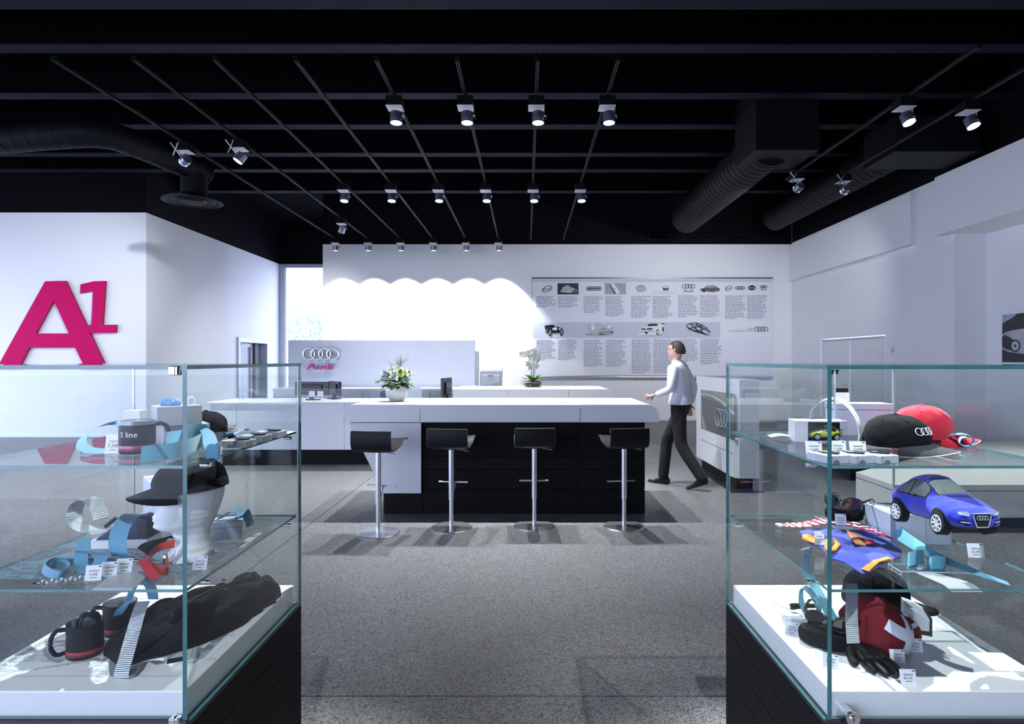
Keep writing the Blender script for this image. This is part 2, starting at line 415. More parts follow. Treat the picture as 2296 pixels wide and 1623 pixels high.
def thing(name, label, cat, loc=(0, 0, 0), rz=0.0, group=None, world=False, rot=None):
    o = bpy.data.objects.new(name, None); COL.objects.link(o); o.empty_display_size = 0.05
    o.location = loc; o.rotation_euler = rot if rot else (0, 0, rz)
    if world: o['_w'] = 1
    return tag(o, label, cat, group)
def struct(o): o['kind'] = 'structure'; return o
def sroot(name, loc=(0, 0, 0)):
    o = bpy.data.objects.new(name, None); COL.objects.link(o); o.location = loc; o['_w'] = 1; o['kind'] = 'structure'
    return o
def box(name, x0, x1, y0, y1, z0, z1, m, parent=None, bev=0.0, label=None):
    return G().box(x0, x1, y0, y1, z0, z1).build(name, m, parent, bev=bev, label=label)
def copy_tree(o, parent=None):
    c = o.copy(); COL.objects.link(c)
    if parent is not None: c.parent = parent
    for ch in list(o.children): copy_tree(ch, c)
    return c
_fontcache = {}
def text_geo(body, size, extrude=0.0):
    key = (body, round(size, 5), round(extrude, 5))
    if key in _fontcache: return _fontcache[key]
    cu = bpy.data.curves.new('t', 'FONT'); cu.body = body; cu.size = size; cu.extrude = extrude
    cu.align_x = 'CENTER'; cu.align_y = 'CENTER'; cu.resolution_u = 3
    ob = bpy.data.objects.new('t', cu); COL.objects.link(ob)
    dg = bpy.context.evaluated_depsgraph_get(); me = bpy.data.meshes.new_from_object(ob.evaluated_get(dg))
    vs_ = [tuple(v.co) for v in me.vertices]; fs = [tuple(p.vertices) for p in me.polygons]
    bpy.data.objects.remove(ob); bpy.data.curves.remove(cu); bpy.data.meshes.remove(me)
    _fontcache[key] = (vs_, fs); return vs_, fs
def text_into(g, body, size, M, m=0, extrude=0.0, width=None):
    vs_, fs = text_geo(body, size, extrude)
    if not vs_: return g
    sx = 1.0
    if width:
        w = max(v[0] for v in vs_)-min(v[0] for v in vs_); sx = width/w if w else 1
    return g.add([M @ Vector((v[0]*sx, v[1], v[2])) for v in vs_], fs, m)
FRONT = Matrix.Rotation(math.pi/2, 4, 'X')          # text standing in the XZ plane, readable from -Y
def skin(verts, edges, radii, root=0, sub=2):
    """one continuous tapered surface grown over a joint skeleton -> (verts, faces)"""
    me = bpy.data.meshes.new('sk'); me.from_pydata([tuple(v) for v in verts], edges, [])
    ob = bpy.data.objects.new('sk', me); COL.objects.link(ob)
    ob.modifiers.new('skin', 'SKIN')
    for i, r in enumerate(radii):
        sv = me.skin_vertices[0].data[i]; sv.radius = (r, r) if not isinstance(r, tuple) else r; sv.use_root = (i == root)
    sb = ob.modifiers.new('sub', 'SUBSURF'); sb.levels = sub; sb.render_levels = sub
    dg = bpy.context.evaluated_depsgraph_get(); dg.update(); e = bpy.data.meshes.new_from_object(ob.evaluated_get(dg))
    vs_ = [v.co.copy() for v in e.vertices]; fs = [tuple(p.vertices) for p in e.polygons]
    bpy.data.objects.remove(ob); bpy.data.meshes.remove(me); bpy.data.meshes.remove(e)
    return vs_, fs
# ------------------------------------------------------------------ the room
YB = 15.0            # back wall
XR = 6.61            # right wall
ZT = 4.42            # white paint ends, black above
ZC = 5.60            # deck
# floor: large cast terrazzo slabs with thin dark joints
fl = sroot('floor')
xs = [-13.0, -7.2, -2.0, 3.2, 8.4]; ys = [-3.5, 2.72, 8.9, 15.1, 18.6]
G().box(-13.2, 8.6, -3.6, 18.6, -0.12, -0.012).build('joint_bed', 'seam_dark', fl)
for i in range(4):
    for j in range(4):
        g = 0.004
        box('slab', xs[i]+g, xs[i+1]-g, ys[j]+g, ys[j+1]-g, -0.011, 0.0, 'terrazzo', fl)
# ceiling deck with cross beams
ce = sroot('ceiling')
box('deck', -13.2, 8.6, -3.6, 18.8, ZC, ZC+0.1, 'ceiling_black', ce)
for k, d in enumerate((3.3, 4.75, 6.1, 6.98, 8.24, 9.33, 10.6, 11.5, 12.95)):
    b = G()
    b.box(-13.0, 7.4, d-0.095, d+0.095, 5.12, 5.135, 0).box(-13.0, 7.4, d-0.008, d+0.008, 5.135, ZC, 1)  # web kept black, its shade put into the colour
    b.build('beam', ['beam_steel_lit', 'ceiling_black'], ce)
# back wall: free-standing partition, black bulkhead above
wb = sroot('wall_back', (0, YB, 0))
box('wall_panel', -5.07, XR, YB, YB+0.18, 0, 4.39, 'white_paint', wb)
box('bulkhead', -5.07, XR, YB+0.02, YB+0.18, 4.39, ZC, 'black_paint', wb)
struct(box('baseboard_back', -5.07, XR, YB-0.012, YB, 0.0, 0.055, 'white_trim'))
# left block: face with the big sign, side face running back to the window
wl = sroot('wall_left', (-10, 11.8, 0))
box('wall_panel', -13.0, -7.45, 11.8, 12.0, 0, 4.40, 'white_paint', wl)
box('bulkhead', -13.0, -7.45, 11.82, 12.0, 4.40, ZC, 'black_paint', wl)
wl2 = sroot('wall_left_return', (-7.5, 15, 0))
box('wall_panel', -7.65, -7.45, 12.0, 15.55, 0, 4.40, 'white_paint', wl2)
box('wall_panel', -7.65, -7.45, 15.55, 17.25, 2.08, 4.40, 'white_paint', wl2)
box('wall_panel', -7.65, -7.45, 17.25, 18.2, 0, 4.40, 'white_paint', wl2)
box('bulkhead', -7.65, -7.47, 11.9, 18.2, 4.40, ZC, 'black_paint', wl2)
struct(box('baseboard_left', -13.0, -7.45, 11.79, 11.8, 0, 0.04, 'white_trim'))
# lift door in the side face
dr = sroot('door_1', (-7.45, 16.4, 0))
g = G().box(-7.66, -7.40, 15.50, 15.60, 0, 2.10).box(-7.66, -7.40, 17.20, 17.30, 0, 2.10).box(-7.66, -7.40, 15.60, 17.20, 1.97, 2.10)
g.build('door_frame', 'alu_frame', dr, bev=0.004)
box('door_leaf', -7.60, -7.57, 15.62, 16.36, 0.01, 1.97, 'grey_door', dr)
box('door_leaf', -7.64, -7.61, 16.34, 17.18, 0.01, 1.97, 'grey_door', dr)
box('shaft_gap', -7.68, -7.65, 15.6, 17.2, 0, 2.0, 'dark_gap', dr)
box('display', -7.57, -7.555, 15.95, 16.5, 1.86, 1.95, 'plastic_light', dr)
box('jamb_post', -7.56, -7.50, 16.62, 16.72, 0, 1.97, 'dark_gap', dr)
# tall window behind, between the side face and the back wall
wn = sroot('window_1', (-6, 18.2, 0))
g = G().box(-7.45, -7.33, 18.15, 18.27, 0, 4.40).box(-4.2, -4.08, 18.15, 18.27, 0, 4.40).box(-7.33, -4.2, 18.15, 18.27, 4.29, 4.40).box(-7.33, -4.2, 18.15, 18.27, 0, 0.1)
g.build('window_frame', 'alu_frame', wn, bev=0.004)
G().box(-7.33, -7.25, 18.17, 18.25, 0.1, 4.29).build('window_sash', 'white_trim', wn)
G().pane(-7.25, -4.2, 18.20, 18.212, 0.1, 4.29, 'y', 0, 0).build('pane', 'glass_plain', wn)
box('window_header', -7.65, 8.6, 18.2, 18.35, 4.40, ZC, 'black_paint', wn)
struct(box('wall_far', -4.08, 8.6, 18.2, 18.3, 0, 4.40, 'white_paint'))
# right wall with bulkheads, niche and double door
wr = sroot('wall_right', (XR, 10, 0))
box('wall_panel', XR, XR+0.15, 13.52, YB, 0, ZT, 'white_paint', wr)
box('wall_panel', XR, XR+0.15, 11.08, 13.52, 1.98, ZT, 'white_paint', wr)
box('wall_panel', XR, XR+0.15, 9.48, 11.08, 0, ZT, 'white_paint', wr)
box('niche_return', XR, 7.25, 9.30, 9.48, 0, ZT, 'white_paint', wr)
box('niche_wall', 7.10, 7.25, -3.5, 9.30, 0, ZT, 'white_paint', wr)
box('bulkhead', XR+0.02, 7.25, -3.5, YB, ZT, ZC, 'black_paint', wr)
box('soffit_box', 6.50, XR, 10.2, 14.4, 3.47, 4.33, 'white_paint', wr, bev=0.003)
box('soffit_step', 6.54, XR, 14.4, 14.99, 3.47, 4.36, 'white_paint', wr, bev=0.003)
box('lintel', 6.40, 7.10, -3.5, 9.44, 3.46, 4.37, 'white_paint', wr, bev=0.003)
dd = sroot('door_2', (XR, 12.3, 0))
box('door_leaf', XR+0.004, XR+0.06, 11.10, 12.29, 0.01, 1.965, 'white_trim', dd)
box('door_leaf', XR+0.004, XR+0.06, 12.31, 13.50, 0.01, 1.965, 'white_trim', dd)
box('closer_rail', XR-0.012, XR+0.004, 11.15, 13.45, 1.925, 1.94, 'alu_frame', dd)
for y in (12.20, 12.40):
    G().tube([(XR-0.04, y, 1.00), (XR-0.04, y+(0.12 if y > 12.3 else -0.12), 1.0)], 0.011).cyl((XR+0.03, y, 1.0), (XR-0.045, y, 1.0), 0.011).build('door_handle', 'brushed_steel', dd, sm=True)
    G().cyl((XR+0.03, y, 0.9), (XR-0.004, y, 0.9), 0.025).build('lock_plate', 'brushed_steel', dd, sm=True)
lsw = G().box(XR-0.012, XR, 10.82, 10.90, 1.64, 1.74).box(XR-0.016, XR-0.012, 10.835, 10.885, 1.655, 1.725).build('light_switch', 'plastic_light', bev=0.002)
tag(lsw, 'small white light switch on the right wall beside the double door', 'switch')
# glazed fronts on the street side and on the left, behind and beside the camera
for nm, horiz in (('window_2', True), ('window_3', False)):
    r = sroot(nm, (-3, -3.5, 0) if horiz else (-13, 4, 0))
    g = G()
    a0, a1 = (-12.8, -1.0) if horiz else (-3.4, 11.6)  # street opening cut short to lower the frontal fill light
    n = 5 if horiz else 5
    for k in range(n+1):
        c = a0+(a1-a0)*k/n
        (g.box(c-0.05, c+0.05, -3.55, -3.45, 0, 3.8) if horiz else g.box(-13.05, -12.95, c-0.05, c+0.05, 0, 3.8))
    for z in (0.03, 3.77):
        (g.box(a0, a1, -3.54, -3.46, z-0.03, z+0.03) if horiz else g.box(-13.04, -12.96, a0, a1, z-0.03, z+0.03))
    g.build('window_frame', 'alu_frame', r)
    (G().box(-13.2, 8.6, -3.6, -3.5, 3.8, ZC) if horiz else G().box(-13.1, -13.0, -3.5, 11.8, 3.8, ZC)).build('header', 'black_paint', r)
struct(box('wall_front_blocker', -1.0, 8.6, -3.6, -3.5, 0, 3.8, 'black_paint'))  # unseen solid stretch, added black to cut fill light and pane reflections
# outdoors: pavement and trees beyond the tall window
G().box(-60, 40, -60, 60, -0.3, -0.13).build('ground_outdoors', 'pavement')['kind'] = 'structure'
def tree(name, label, x, y, h, rad, n, seed):
    t = thing(name, label, 'tree', (x, y, -0.13))
    rr = random.Random(seed)
    G().tube([(0, 0, 0), (0.05, 0, h*0.35), (0, 0.1, h*0.7)], [0.16, 0.12, 0.05], 8).build('trunk', 'tree_bark', t, sm=True)
    g = G()
    for k in range(n):
        a, b = rr.uniform(0, 6.28), rr.uniform(-1, 1); q = rad*rr.uniform(0.5, 1.0)
        c = Vector((q*math.cos(a)*math.sqrt(1-b*b), q*math.sin(a)*math.sqrt(1-b*b), h*0.68+q*b*1.15))
        u = Vector((rr.uniform(-1, 1), rr.uniform(-1, 1), rr.uniform(-1, 1))).normalized()*0.10
        w = u.cross(Vector((rr.uniform(-1, 1), rr.uniform(-1, 1), rr.uniform(-1, 1)))).normalized()*0.05
        g.add([c-u, c+w, c+u, c-w], [(0, 1, 2, 3)])
    o = g.build('foliage', 'tree_leaf', t); o['kind'] = 'stuff'
tree('garden_tree', 'tall leafy tree outside the window, left one', -11.2, 30.5, 4.0, 1.7, 5200, 3)
tree('garden_tree', 'lower leafy tree outside the window, right one close to the back wall', -8.3, 29.5, 3.2, 1.2, 3400, 4)

# ------------------------------------------------------------------ big letters on the left wall
sg = thing('wall_sign', 'large glossy magenta model letters mounted on the white left wall', 'sign', P(120, 826, 11.75), world=True)
def wp(cx, cy): v = P(cx/2.617, 440+cy/2.617, 11.78); return (v.x, v.z)
def sign_part(name, polys):
    g = G()
    for pl in polys: g.prism([wp(*q) for q in pl], 11.735, 11.785, 'y')
    me_side = g
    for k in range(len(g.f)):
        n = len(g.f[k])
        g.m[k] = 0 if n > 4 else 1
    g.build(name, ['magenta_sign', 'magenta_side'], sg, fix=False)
sign_part('letter', [[(275,500),(335,499),(325,612),(220,805),(316,805),(316,888),(180,888),(120,1008),(-8,1008)],
                     [(335,499),(395,498),(632,1008),(508,1008),(450,888),(316,888),(316,805),(413,805),(325,612)]])
sign_part('digit', [[(482,518),(560,500),(627,498),(610,755),(689,754),(688,801),(540,803),(514,755),(545,755),(555,556),(480,570)]])

# ------------------------------------------------------------------ ceiling tracks and spotlights
ZTR = CH+2.90
def track(X, d0, d1, label):
    t = thing('light_track', label, 'track', (X, d0, ZTR), world=True, group='ceiling light tracks')
    box('rail', X-0.014, X+0.014, d0, d1, ZTR, ZTR+0.030, 'track_black', t)
    for s in (-1, 1): box('conductor_edge', X+s*0.0135-0.0012, X+s*0.0135+0.0012, d0, d1, ZTR-0.003, ZTR+0.001, 'track_metal', t)
    box('end_cap', X-0.02, X+0.02, d0-0.02, d0, ZTR-0.005, ZTR+0.04, 'track_black', t)
    for d in (d0+0.6, (d0+d1)/2, d1-0.6):
        G().cyl((X, d, ZTR+0.035), (X, d, ZC), 0.0015, seg=6).build('hanger', 'track_black', t)
ORD = ['first', 'second', 'third', 'fourth', 'fifth', 'sixth', 'seventh', 'eighth']
TX = [(-1.582+0.27*k)*2.9 for k in range(8)]
for k, X in enumerate(TX):
    track(X, 5.85, 14.62, 'thin black ceiling light track, %s from the left over the counters' % ORD[k])
TR = [1.449*2.9, 1.72*2.9]
track(TR[0], 5.6, 9.75, 'thin black ceiling light track near the right wall, left one of two')
track(TR[1], 5.6, 9.75, 'thin black ceiling light track near the right wall, closest to the wall')

def spotlight(X, d, aim, power, size, label, cross=False, blend=0.35, lens=True):
    """adapter box under the track, hinged arms, cylindrical head aimed along `aim`"""
    t = thing('track_spotlight', label, 'spotlight', (X, d, ZTR-0.004), group='track spotlights')
    G().box(-0.086, 0.086, -0.086, 0.086, -0.105, 0.0).build('adapter_box', 'track_black', t)
    G().box(-0.088, 0.088, -0.088, 0.088, -0.111, -0.105).build('cover_plate', 'lamp_plate', t)
    a = Vector(aim).normalized()
    c = Vector((0.02, -0.03, -0.225))                # head centre
    h = 0.055; r = 0.066
    sx = 0.105 if not cross else -0.02
    if not cross:
        G().box(0.088, 0.094, -0.02, 0.0, -0.19, -0.06).build('arm', 'brushed_steel', t)
        G().tube([(0.092, -0.01, -0.185), (0.108, -0.02, -0.20), (0.108, -0.03, -0.235)], 0.006, 6).build('arm', 'brushed_steel', t)
        G().tube([(0.108, -0.03, -0.205), (0.06, -0.03, -0.21)], 0.005, 6).build('pivot', 'chrome', t)
    else:
        for s in (-1, 1):
            p0 = Vector((-0.09, -0.095, -0.06)) + Vector((s*0.05, 0, 0.05)); p1 = Vector((-0.06, -0.095, -0.14))-Vector((s*0.05, 0, 0.04))
            G().tube([p0, p1], 0.010, 8).build('arm', 'brushed_steel', t)
        G().tube([(-0.02, -0.095, -0.17), (0.0, -0.05, -0.20)], 0.007, 8).build('pivot', 'chrome', t)
    g = G().cyl(c-a*h, c+a*h*0.55, r, seg=28).cyl(c+a*h*0.55, c+a*h*0.68, r*0.93, seg=28)
    hd = g.build('housing', 'lamp_body', t, sm=True)
    gg = G(); seg = 28
    gg.cyl(c+a*h*0.68, c+a*h*1.12, r*1.02, seg=28, caps=False).cyl(c+a*h*1.12, c+a*h*0.68, r*0.90, seg=28, caps=False)
    gg.build('rim', 'lamp_body', hd, sm=True)
    G().cyl(c+a*h*0.82, c+a*h*0.95, r*0.90, seg=28).build('lens', 'lamp_lens', hd)
    ld = bpy.data.lights.new('spot_beam', 'SPOT'); ld.energy = power*LAMP; ld.spot_size = math.radians(size); ld.spot_blend = blend
    ld.shadow_soft_size = 0.022; ld.color = (0.92, 0.95, 1.0)
    lo = bpy.data.objects.new('spot_beam', ld); COL.objects.link(lo); lo.parent = t
    lo.location = c+a*(h*1.3); lo.rotation_euler = a.to_track_quat('-Z', 'Y').to_euler()
    return t
for k in range(4, 8):
    spotlight(TX[k], 6.68, (0.0, -0.08, -1), 660, 88, 'round silver spotlight in the nearest row above the bar, %s from the left' % ORD[k-4], blend=1.0)
for k in range(2, 8):
    spotlight(TX[k], 9.97, (0.0, -0.20, -1), 300, 78, 'round spotlight in the middle row over the counters, %s from the left' % ORD[k-2], blend=0.55)
for k in range(0, 6):
    spotlight(TX[k], 14.46, (0.0, 0.06, -1), 580, 83, 'small spotlight washing the white back wall, %s from the left' % ORD[k], blend=0.42)
spotlight(TX[1], 12.4, (-0.55, 0.75, -1), 380, 95, 'lone spotlight hanging near the top left edge of the back wall', blend=1.0)
spotlight(TX[0], 8.1, (-0.86, 0.62, -0.32), 620, 60, 'spotlight with crossed arms turned towards the magenta sign', cross=True, blend=1.0)
spotlight(TX[1], 8.0, (-0.60, -0.30, -1), 1700, 100, 'spotlight with crossed arms and bright lens facing down to the left', cross=True, blend=0.9)
spotlight(TR[0], 9.36, (-0.35, 1.3, -0.60), 440, 100, 'spotlight with crossed arms on the track near the right wall, leftmost', cross=True, blend=1.0)
spotlight(TR[1], 9.48, (0.0, 1.2, -0.55), 170, 100, 'spotlight on the right wall track tilted to the wall, lens hidden', cross=True, blend=1.0)
spotlight(TR[0], 6.7, (0.12, -0.40, -1), 260, 95, 'spotlight with bright lens at upper right, left one of the pair', blend=0.8)
spotlight(TR[1], 6.8, (0.12, -0.40, -1), 260, 95, 'spotlight with bright lens at upper right, closest to the right wall', blend=0.8)

# added rails and spotlights, out of view, to light the showcases
track(-0.45, 0.1, 4.6, 'added unseen short black ceiling light track above the space between the showcases, left one')
track(0.10, 2.2, 4.6, 'added unseen short black ceiling light track above the space between the showcases, right one')
track(1.5, 0.1, 4.6, 'added unseen short black ceiling light track right above the right showcase')
spotlight(-0.45, 3.9, (-0.70, -2.25, -3.4), 1100, 40, 'added unseen spotlight near the entrance turned to the left showcase', blend=0.5)
spotlight(0.10, 3.3, (0.98, -1.70, -3.4), 1400, 40, 'added unseen spotlight near the entrance turned to the right showcase', blend=0.5)
spotlight(1.5, 4.2, (-0.36, -2.55, -3.4), 1000, 40, 'added unseen spotlight near the entrance directly above the right showcase', blend=0.5)
spotlight(-0.45, 0.5, (-0.70, 1.30, -3.4), 300, 34, 'added unseen spotlight on the entrance side shining on the front of the left showcase', blend=0.6)  # this and the next added to brighten the showcase fronts
spotlight(1.5, 0.5, (-0.45, 1.30, -3.4), 560, 34, 'added unseen spotlight on the entrance side shining on the front of the right showcase', blend=0.6)

# ------------------------------------------------------------------ air ducts
def spiral_duct(parent, path, r, name='pipe'):
    p = smooth(path, 8); G().tube(p, r, 28).build(name, 'duct_black', parent, sm=True)
    L = 0; last = p[0]; nxt = 0.1
    for i in range(1, len(p)):
        seg = (p[i]-p[i-1]).length; t = (p[i]-p[i-1]).normalized()
        while L+seg >= nxt:
            c = p[i-1]+t*(nxt-L)
            G().cyl(c-t*0.006, c+t*0.006, r*1.02, seg=28, caps=True).build('seam_ring', 'duct_black', parent, sm=True)
            nxt += 0.17
        L += seg
du = thing('air_duct', 'dark round spiral air duct bending below the ceiling on the left', 'duct', (-5.5, 8.6, 4.45), world=True)
spiral_duct(du, [P(-420, 318, 8.1), P(-100, 318, 8.1), P(120, 303, 8.1), P(215, 300, 8.2), P(290, 318, 8.5), P(455, 388, 9.7)], 0.185)
e = P(455, 388, 9.7); tdir = (P(455, 388, 9.7)-P(290, 318, 8.5)).normalized()
G().cyl(e, e+tdir*0.03, 0.20, seg=28).build('end_cap', 'duct_black', du, sm=True)
c = P(435, 392, 9.55)
G().cyl(c, (c.x, c.y, CH+(806-447)/F*9.55), 0.195, seg=28).build('drop_pipe', 'duct_black', du, sm=True)
zt = CH+(806-450)/F*9.55
cx = P(432, 460, 9.55).x
df = G().lathe([(0.20, 0.10), (0.25, 0.02), (0.43, 0.0), (0.44, -0.02), (0.40, -0.03), (0.37, 0.0), (0.33, 0.01)], (cx, 9.55, zt), 48)
o_ = df.build('diffuser_rim', 'duct_black', du, sm=True)
G().lathe([(0.33, 0.0), (0.31, -0.03), (0.22, 0.0), (0.20, 0.01)], (cx, 9.55, zt), 48).build('diffuser_cone', 'duct_black', o_, sm=True)
G().lathe([(0.20, -0.005), (0.18, -0.035), (0.001, -0.04)], (cx, 9.55, zt), 48).build('diffuser_cone', 'duct_black', o_, sm=True)
d2 = thing('air_duct', 'thick dark spiral duct running back from a square shaft', 'duct', (3.6, 11, 4.8), world=True)
spiral_duct(d2, [(3.62, 8.9, 4.72), (3.62, 11.0, 4.72), (3.62, 13.6, 4.72)], 0.34)
box('square_shaft', 3.22, 4.12, 8.45, 9.3, 4.46, ZC, 'duct_black', d2, bev=0.01)
d3 = thing('air_duct', 'dark spiral duct nearest the right wall with a square outlet', 'duct', (5.8, 11, 4.8), world=True)
spiral_duct(d3, [(5.75, 9.1, 4.78), (5.75, 11.0, 4.78), (5.75, 13.9, 4.78)], 0.28)
box('square_outlet', 5.18, 6.40, 8.45, 9.25, 4.44, 4.95, 'duct_black', d3, bev=0.01)
for y in (8.8, 11.2, 13.5): G().cyl((5.75, y, 4.9), (5.75, y, ZC), 0.01, seg=8).build('hanger', 'duct_black', d3)
gr = G()
for k in range(14): gr.box(2.85+0.17*k, 2.87+0.17*k, 14.88, 14.98, 4.50, 4.56)
gr.box(2.7, 5.4, 14.9, 14.99, 4.49, 4.50).box(2.7, 5.4, 14.9, 14.99, 4.56, 4.57)
tag(gr.build('vent_grille', 'duct_black'), 'long dark slotted vent grille above the back wall', 'vent')
# ------------------------------------------------------------------ bar counter
def arc(cx, cz, r, a0, a1, n=8):
    return [(cx+r*math.cos(math.radians(a0+(a1-a0)*k/n)), cz+r*math.sin(math.radians(a0+(a1-a0)*k/n))) for k in range(n+1)]
bar = thing('bar_counter', 'white bar counter with slanted left end and black board base', 'counter', (-0.2, 6.35, 0), world=True)
B0, B1, BZ, BB = 5.88, 6.90, 1.08, 0.908
left = [(-1.0395, BZ)]+arc(-1.693, BZ-0.095, 0.095, 90, 180)+[(-1.783, 0.965), (-1.742, BB), (-1.0395, BB)]
G().prism(left[::-1], B0, B1).build('worktop', 'white_top', bar, sm=30, bev=0.0)
box('worktop', -1.0355, 0.5255, B0, B1, BB, BZ, 'white_top', bar, bev=0.003)
right = [(0.5295, BB), (1.298, BB)]+arc(1.183, BZ-0.115, 0.115, 0, 90)+[(0.5295, BZ)]
G().prism(right, B0, B1).build('worktop', 'white_top', bar, sm=30)
G().prism([(-1.735, BB-0.008), (-1.39, 0.213), (-1.03, 0.213), (-1.03, BB-0.008)], B0+0.004, B1-0.02).build('end_panel', 'white_laminate', bar)
box('shadow_gap', -1.70, 1.15, B0+0.05, B1-0.03, BB-0.009, BB+0.002, 'seam_dark', bar)
box('core', -1.395, 1.155, 5.955, 6.72, 0.0, BB-0.01, 'black_wood', bar)
rows = [(0.0, 0.235), (0.239, 0.433), (0.437, 0.565), (0.569, BB-0.01)]
cols = [(-1.405, -1.022), (-1.018, 0.512), (0.516, 1.162)]
for z0, z1 in rows:
    for x0, x1 in cols: box('board', x0, x1, 5.93, 5.955, z0+0.001, z1, 'black_wood', bar, bev=0.002)
    box('board', 1.155, 1.170, 5.94, 6.72, z0+0.001, z1-0.002, 'black_wood', bar, bev=0.002)

# ------------------------------------------------------------------ bar stools
def make_stool(label, loc, rz):
    t = thing('bar_stool', label, 'stool', loc, rz, group='bar stools')
    G().lathe([(0.001, 0.016), (0.03, 0.016), (0.18, 0.010), (0.186, 0.004), (0.186, 0.0), (0.001, 0.0)], seg=48).build('base_plate', 'steel_disc', t, sm=True)
    G().cyl((0, 0, 0.014), (0, 0, 0.27), 0.0195, seg=24).build('inner_column', 'brushed_steel', t, sm=True)
    G().cyl((0, 0, 0.262), (0, 0, 0.725), 0.0245, seg=24).cyl((0, 0, 0.258), (0, 0, 0.266), 0.026, seg=24).build('column', 'brushed_steel', t, sm=True)
    G().tube([(-0.135, 0.075, 0.40), (0.135, 0.075, 0.40)], 0.008, 10).build('footrest', 'brushed_steel', t, sm=True)
    G().tube([(0.012, 0.02, 0.30), (0.015, 0.03, 0.34), (0.02, 0.05, 0.375), (0.02, 0.075, 0.398)], 0.007, 8).build('footrest_bracket', 'brushed_steel', t, sm=True)
    box('mounting_plate', -0.06, 0.06, -0.06, 0.06, 0.722, 0.729, 'brushed_steel', t)
    G().tube([(0.02, 0, 0.712), (0.10, -0.01, 0.708), (0.165, -0.02, 0.698)], 0.0045, 8).build('height_lever', 'brushed_steel', t, sm=True)
    prof = smooth([Vector((0, y, z)) for y, z in ((-0.165, 0.905), (-0.172, 0.86), (-0.168, 0.79), (-0.145, 0.742), (-0.09, 0.729),
                                                  (-0.01, 0.735), (0.08, 0.755), (0.15, 0.785), (0.20, 0.800), (0.235, 0.795))], 5)
    w = 0.178
    def shell(off):
        def fn(u, v):
            i = min(len(prof)-1, int(round(u*(len(prof)-1)))); p = prof[i]
            a, b = prof[max(0, i-1)], prof[min(len(prof)-1, i+1)]; tn = (b-a).normalized(); nn = Vector((0, -tn.z, tn.y))
            x = (v*2-1)*w
            bow = 0.010*(1-(v*2-1)**2)
            return p+nn*off+Vector((x, 0, 0))-nn*bow*0.0+Vector((0, -bow if u < 0.35 else 0, -bow if u >= 0.35 else 0))
        return fn
    n = len(prof)
    g = G().grid(shell(0.0), n, 9).grid(shell(0.016), n, 9)
    o = n*9
    for i in range(n-1):
        for e in (0, 8): g.f.append((i*9+e, (i+1)*9+e, o+(i+1)*9+e, o+i*9+e)); g.m.append(0)
    for j in range(8):
        for r_ in (0, n-1): g.f.append((r_*9+j, r_*9+j+1, o+r_*9+j+1, o+r_*9+j)); g.m.append(0)
    st = g.build('seat_shell', 'black_leather', t, sm=50, fix=True)
    top = [shell(0.008)(0, v/8)+Vector((0, 0, 0.004)) for v in range(9)]
    G().tube(top, 0.005, 6).build('edge_frame', 'brushed_steel', st, sm=True)
    for v in (0.0, 1.0):
        G().tube([shell(0.008)(i/(n-1), v) for i in range(n)], 0.0055, 6).build('edge_frame', 'dark_metal', st, sm=True)
    return t
make_stool('bar stool standing furthest left, in front of the slanted white panel', PZ(848, 1195, 0.0), math.radians(-9))
make_stool('second bar stool from the left, before the black boards', PZ(1012, 1183, 0.0), math.radians(-6))
make_stool('third bar stool from the left, near the middle of the bar', PZ(1198, 1179, 0.0), math.radians(2))
make_stool('bar stool furthest right, its seat turned to the left', PZ(1399, 1180, 0.0), math.radians(10))

# ------------------------------------------------------------------ reception desk behind on the left
dk = thing('reception_desk', 'long white reception desk with black plinth behind the bar', 'desk', (-2.8, 9, 0), world=True)
xs_ = [-4.52, -4.14, -2.60, -1.12]
for a, b in zip(xs_, xs_[1:]): box('front_panel', a+0.002, b-0.002, 8.60, 8.64, 0.232, 0.888, 'white_laminate', dk, bev=0.002)
box('desk_top', -4.54, -1.12, 8.58, 9.45, 0.890, 0.915, 'white_top', dk, bev=0.004)
box('body', -4.50, -1.13, 8.642, 9.40, 0.232, 0.888, 'white_laminate', dk)
for a, b in zip([-4.40, -2.9, -1.12], [-2.9, -1.12]): box('plinth_board', a+0.002, b-0.002, 8.72, 9.35, 0.0, 0.230, 'black_wood', dk)
sc = thing('glass_screen', 'low clear glass screen standing along the reception desk', 'screen', (-2.8, 8.9, 0.915), world=True)
for a, b in ((-4.2, -3.3), (-3.29, -2.3), (-2.29, -1.3)):
    G().pane(a, b, 8.80, 8.81, 0.916, 1.095, 'y').build('pane', ['glass', 'glass_edge_light'], sc)
    for x in (a+0.05, b-0.05):
        G().cyl((x, 8.79, 0.935), (x, 8.82, 0.935), 0.010, seg=10).build('standoff', 'brushed_steel', sc)
# raised counter behind the bar
rc = thing('raised_counter', 'second white counter with rounded right end behind the bar', 'counter', (0.1, 9, 0), world=True)
C0, C1 = 8.50, 9.62
for a, b in ((-1.04, -0.25), (-0.247, 0.60)): box('worktop', a, b, C0, C1, 0.936, 1.10, 'white_top', rc, bev=0.003)
G().prism([(0.603, 0.936), (1.25, 0.936)]+arc(1.14, 0.99, 0.11, 0, 90)+[(0.603, 1.10)], C0, C1).build('worktop', 'white_top', rc, sm=30)
for k in range(4): box('board', -1.0, 1.15, 8.8, 9.5, 0.002+0.233*k, 0.233*(k+1)-0.002, 'black_wood', rc)

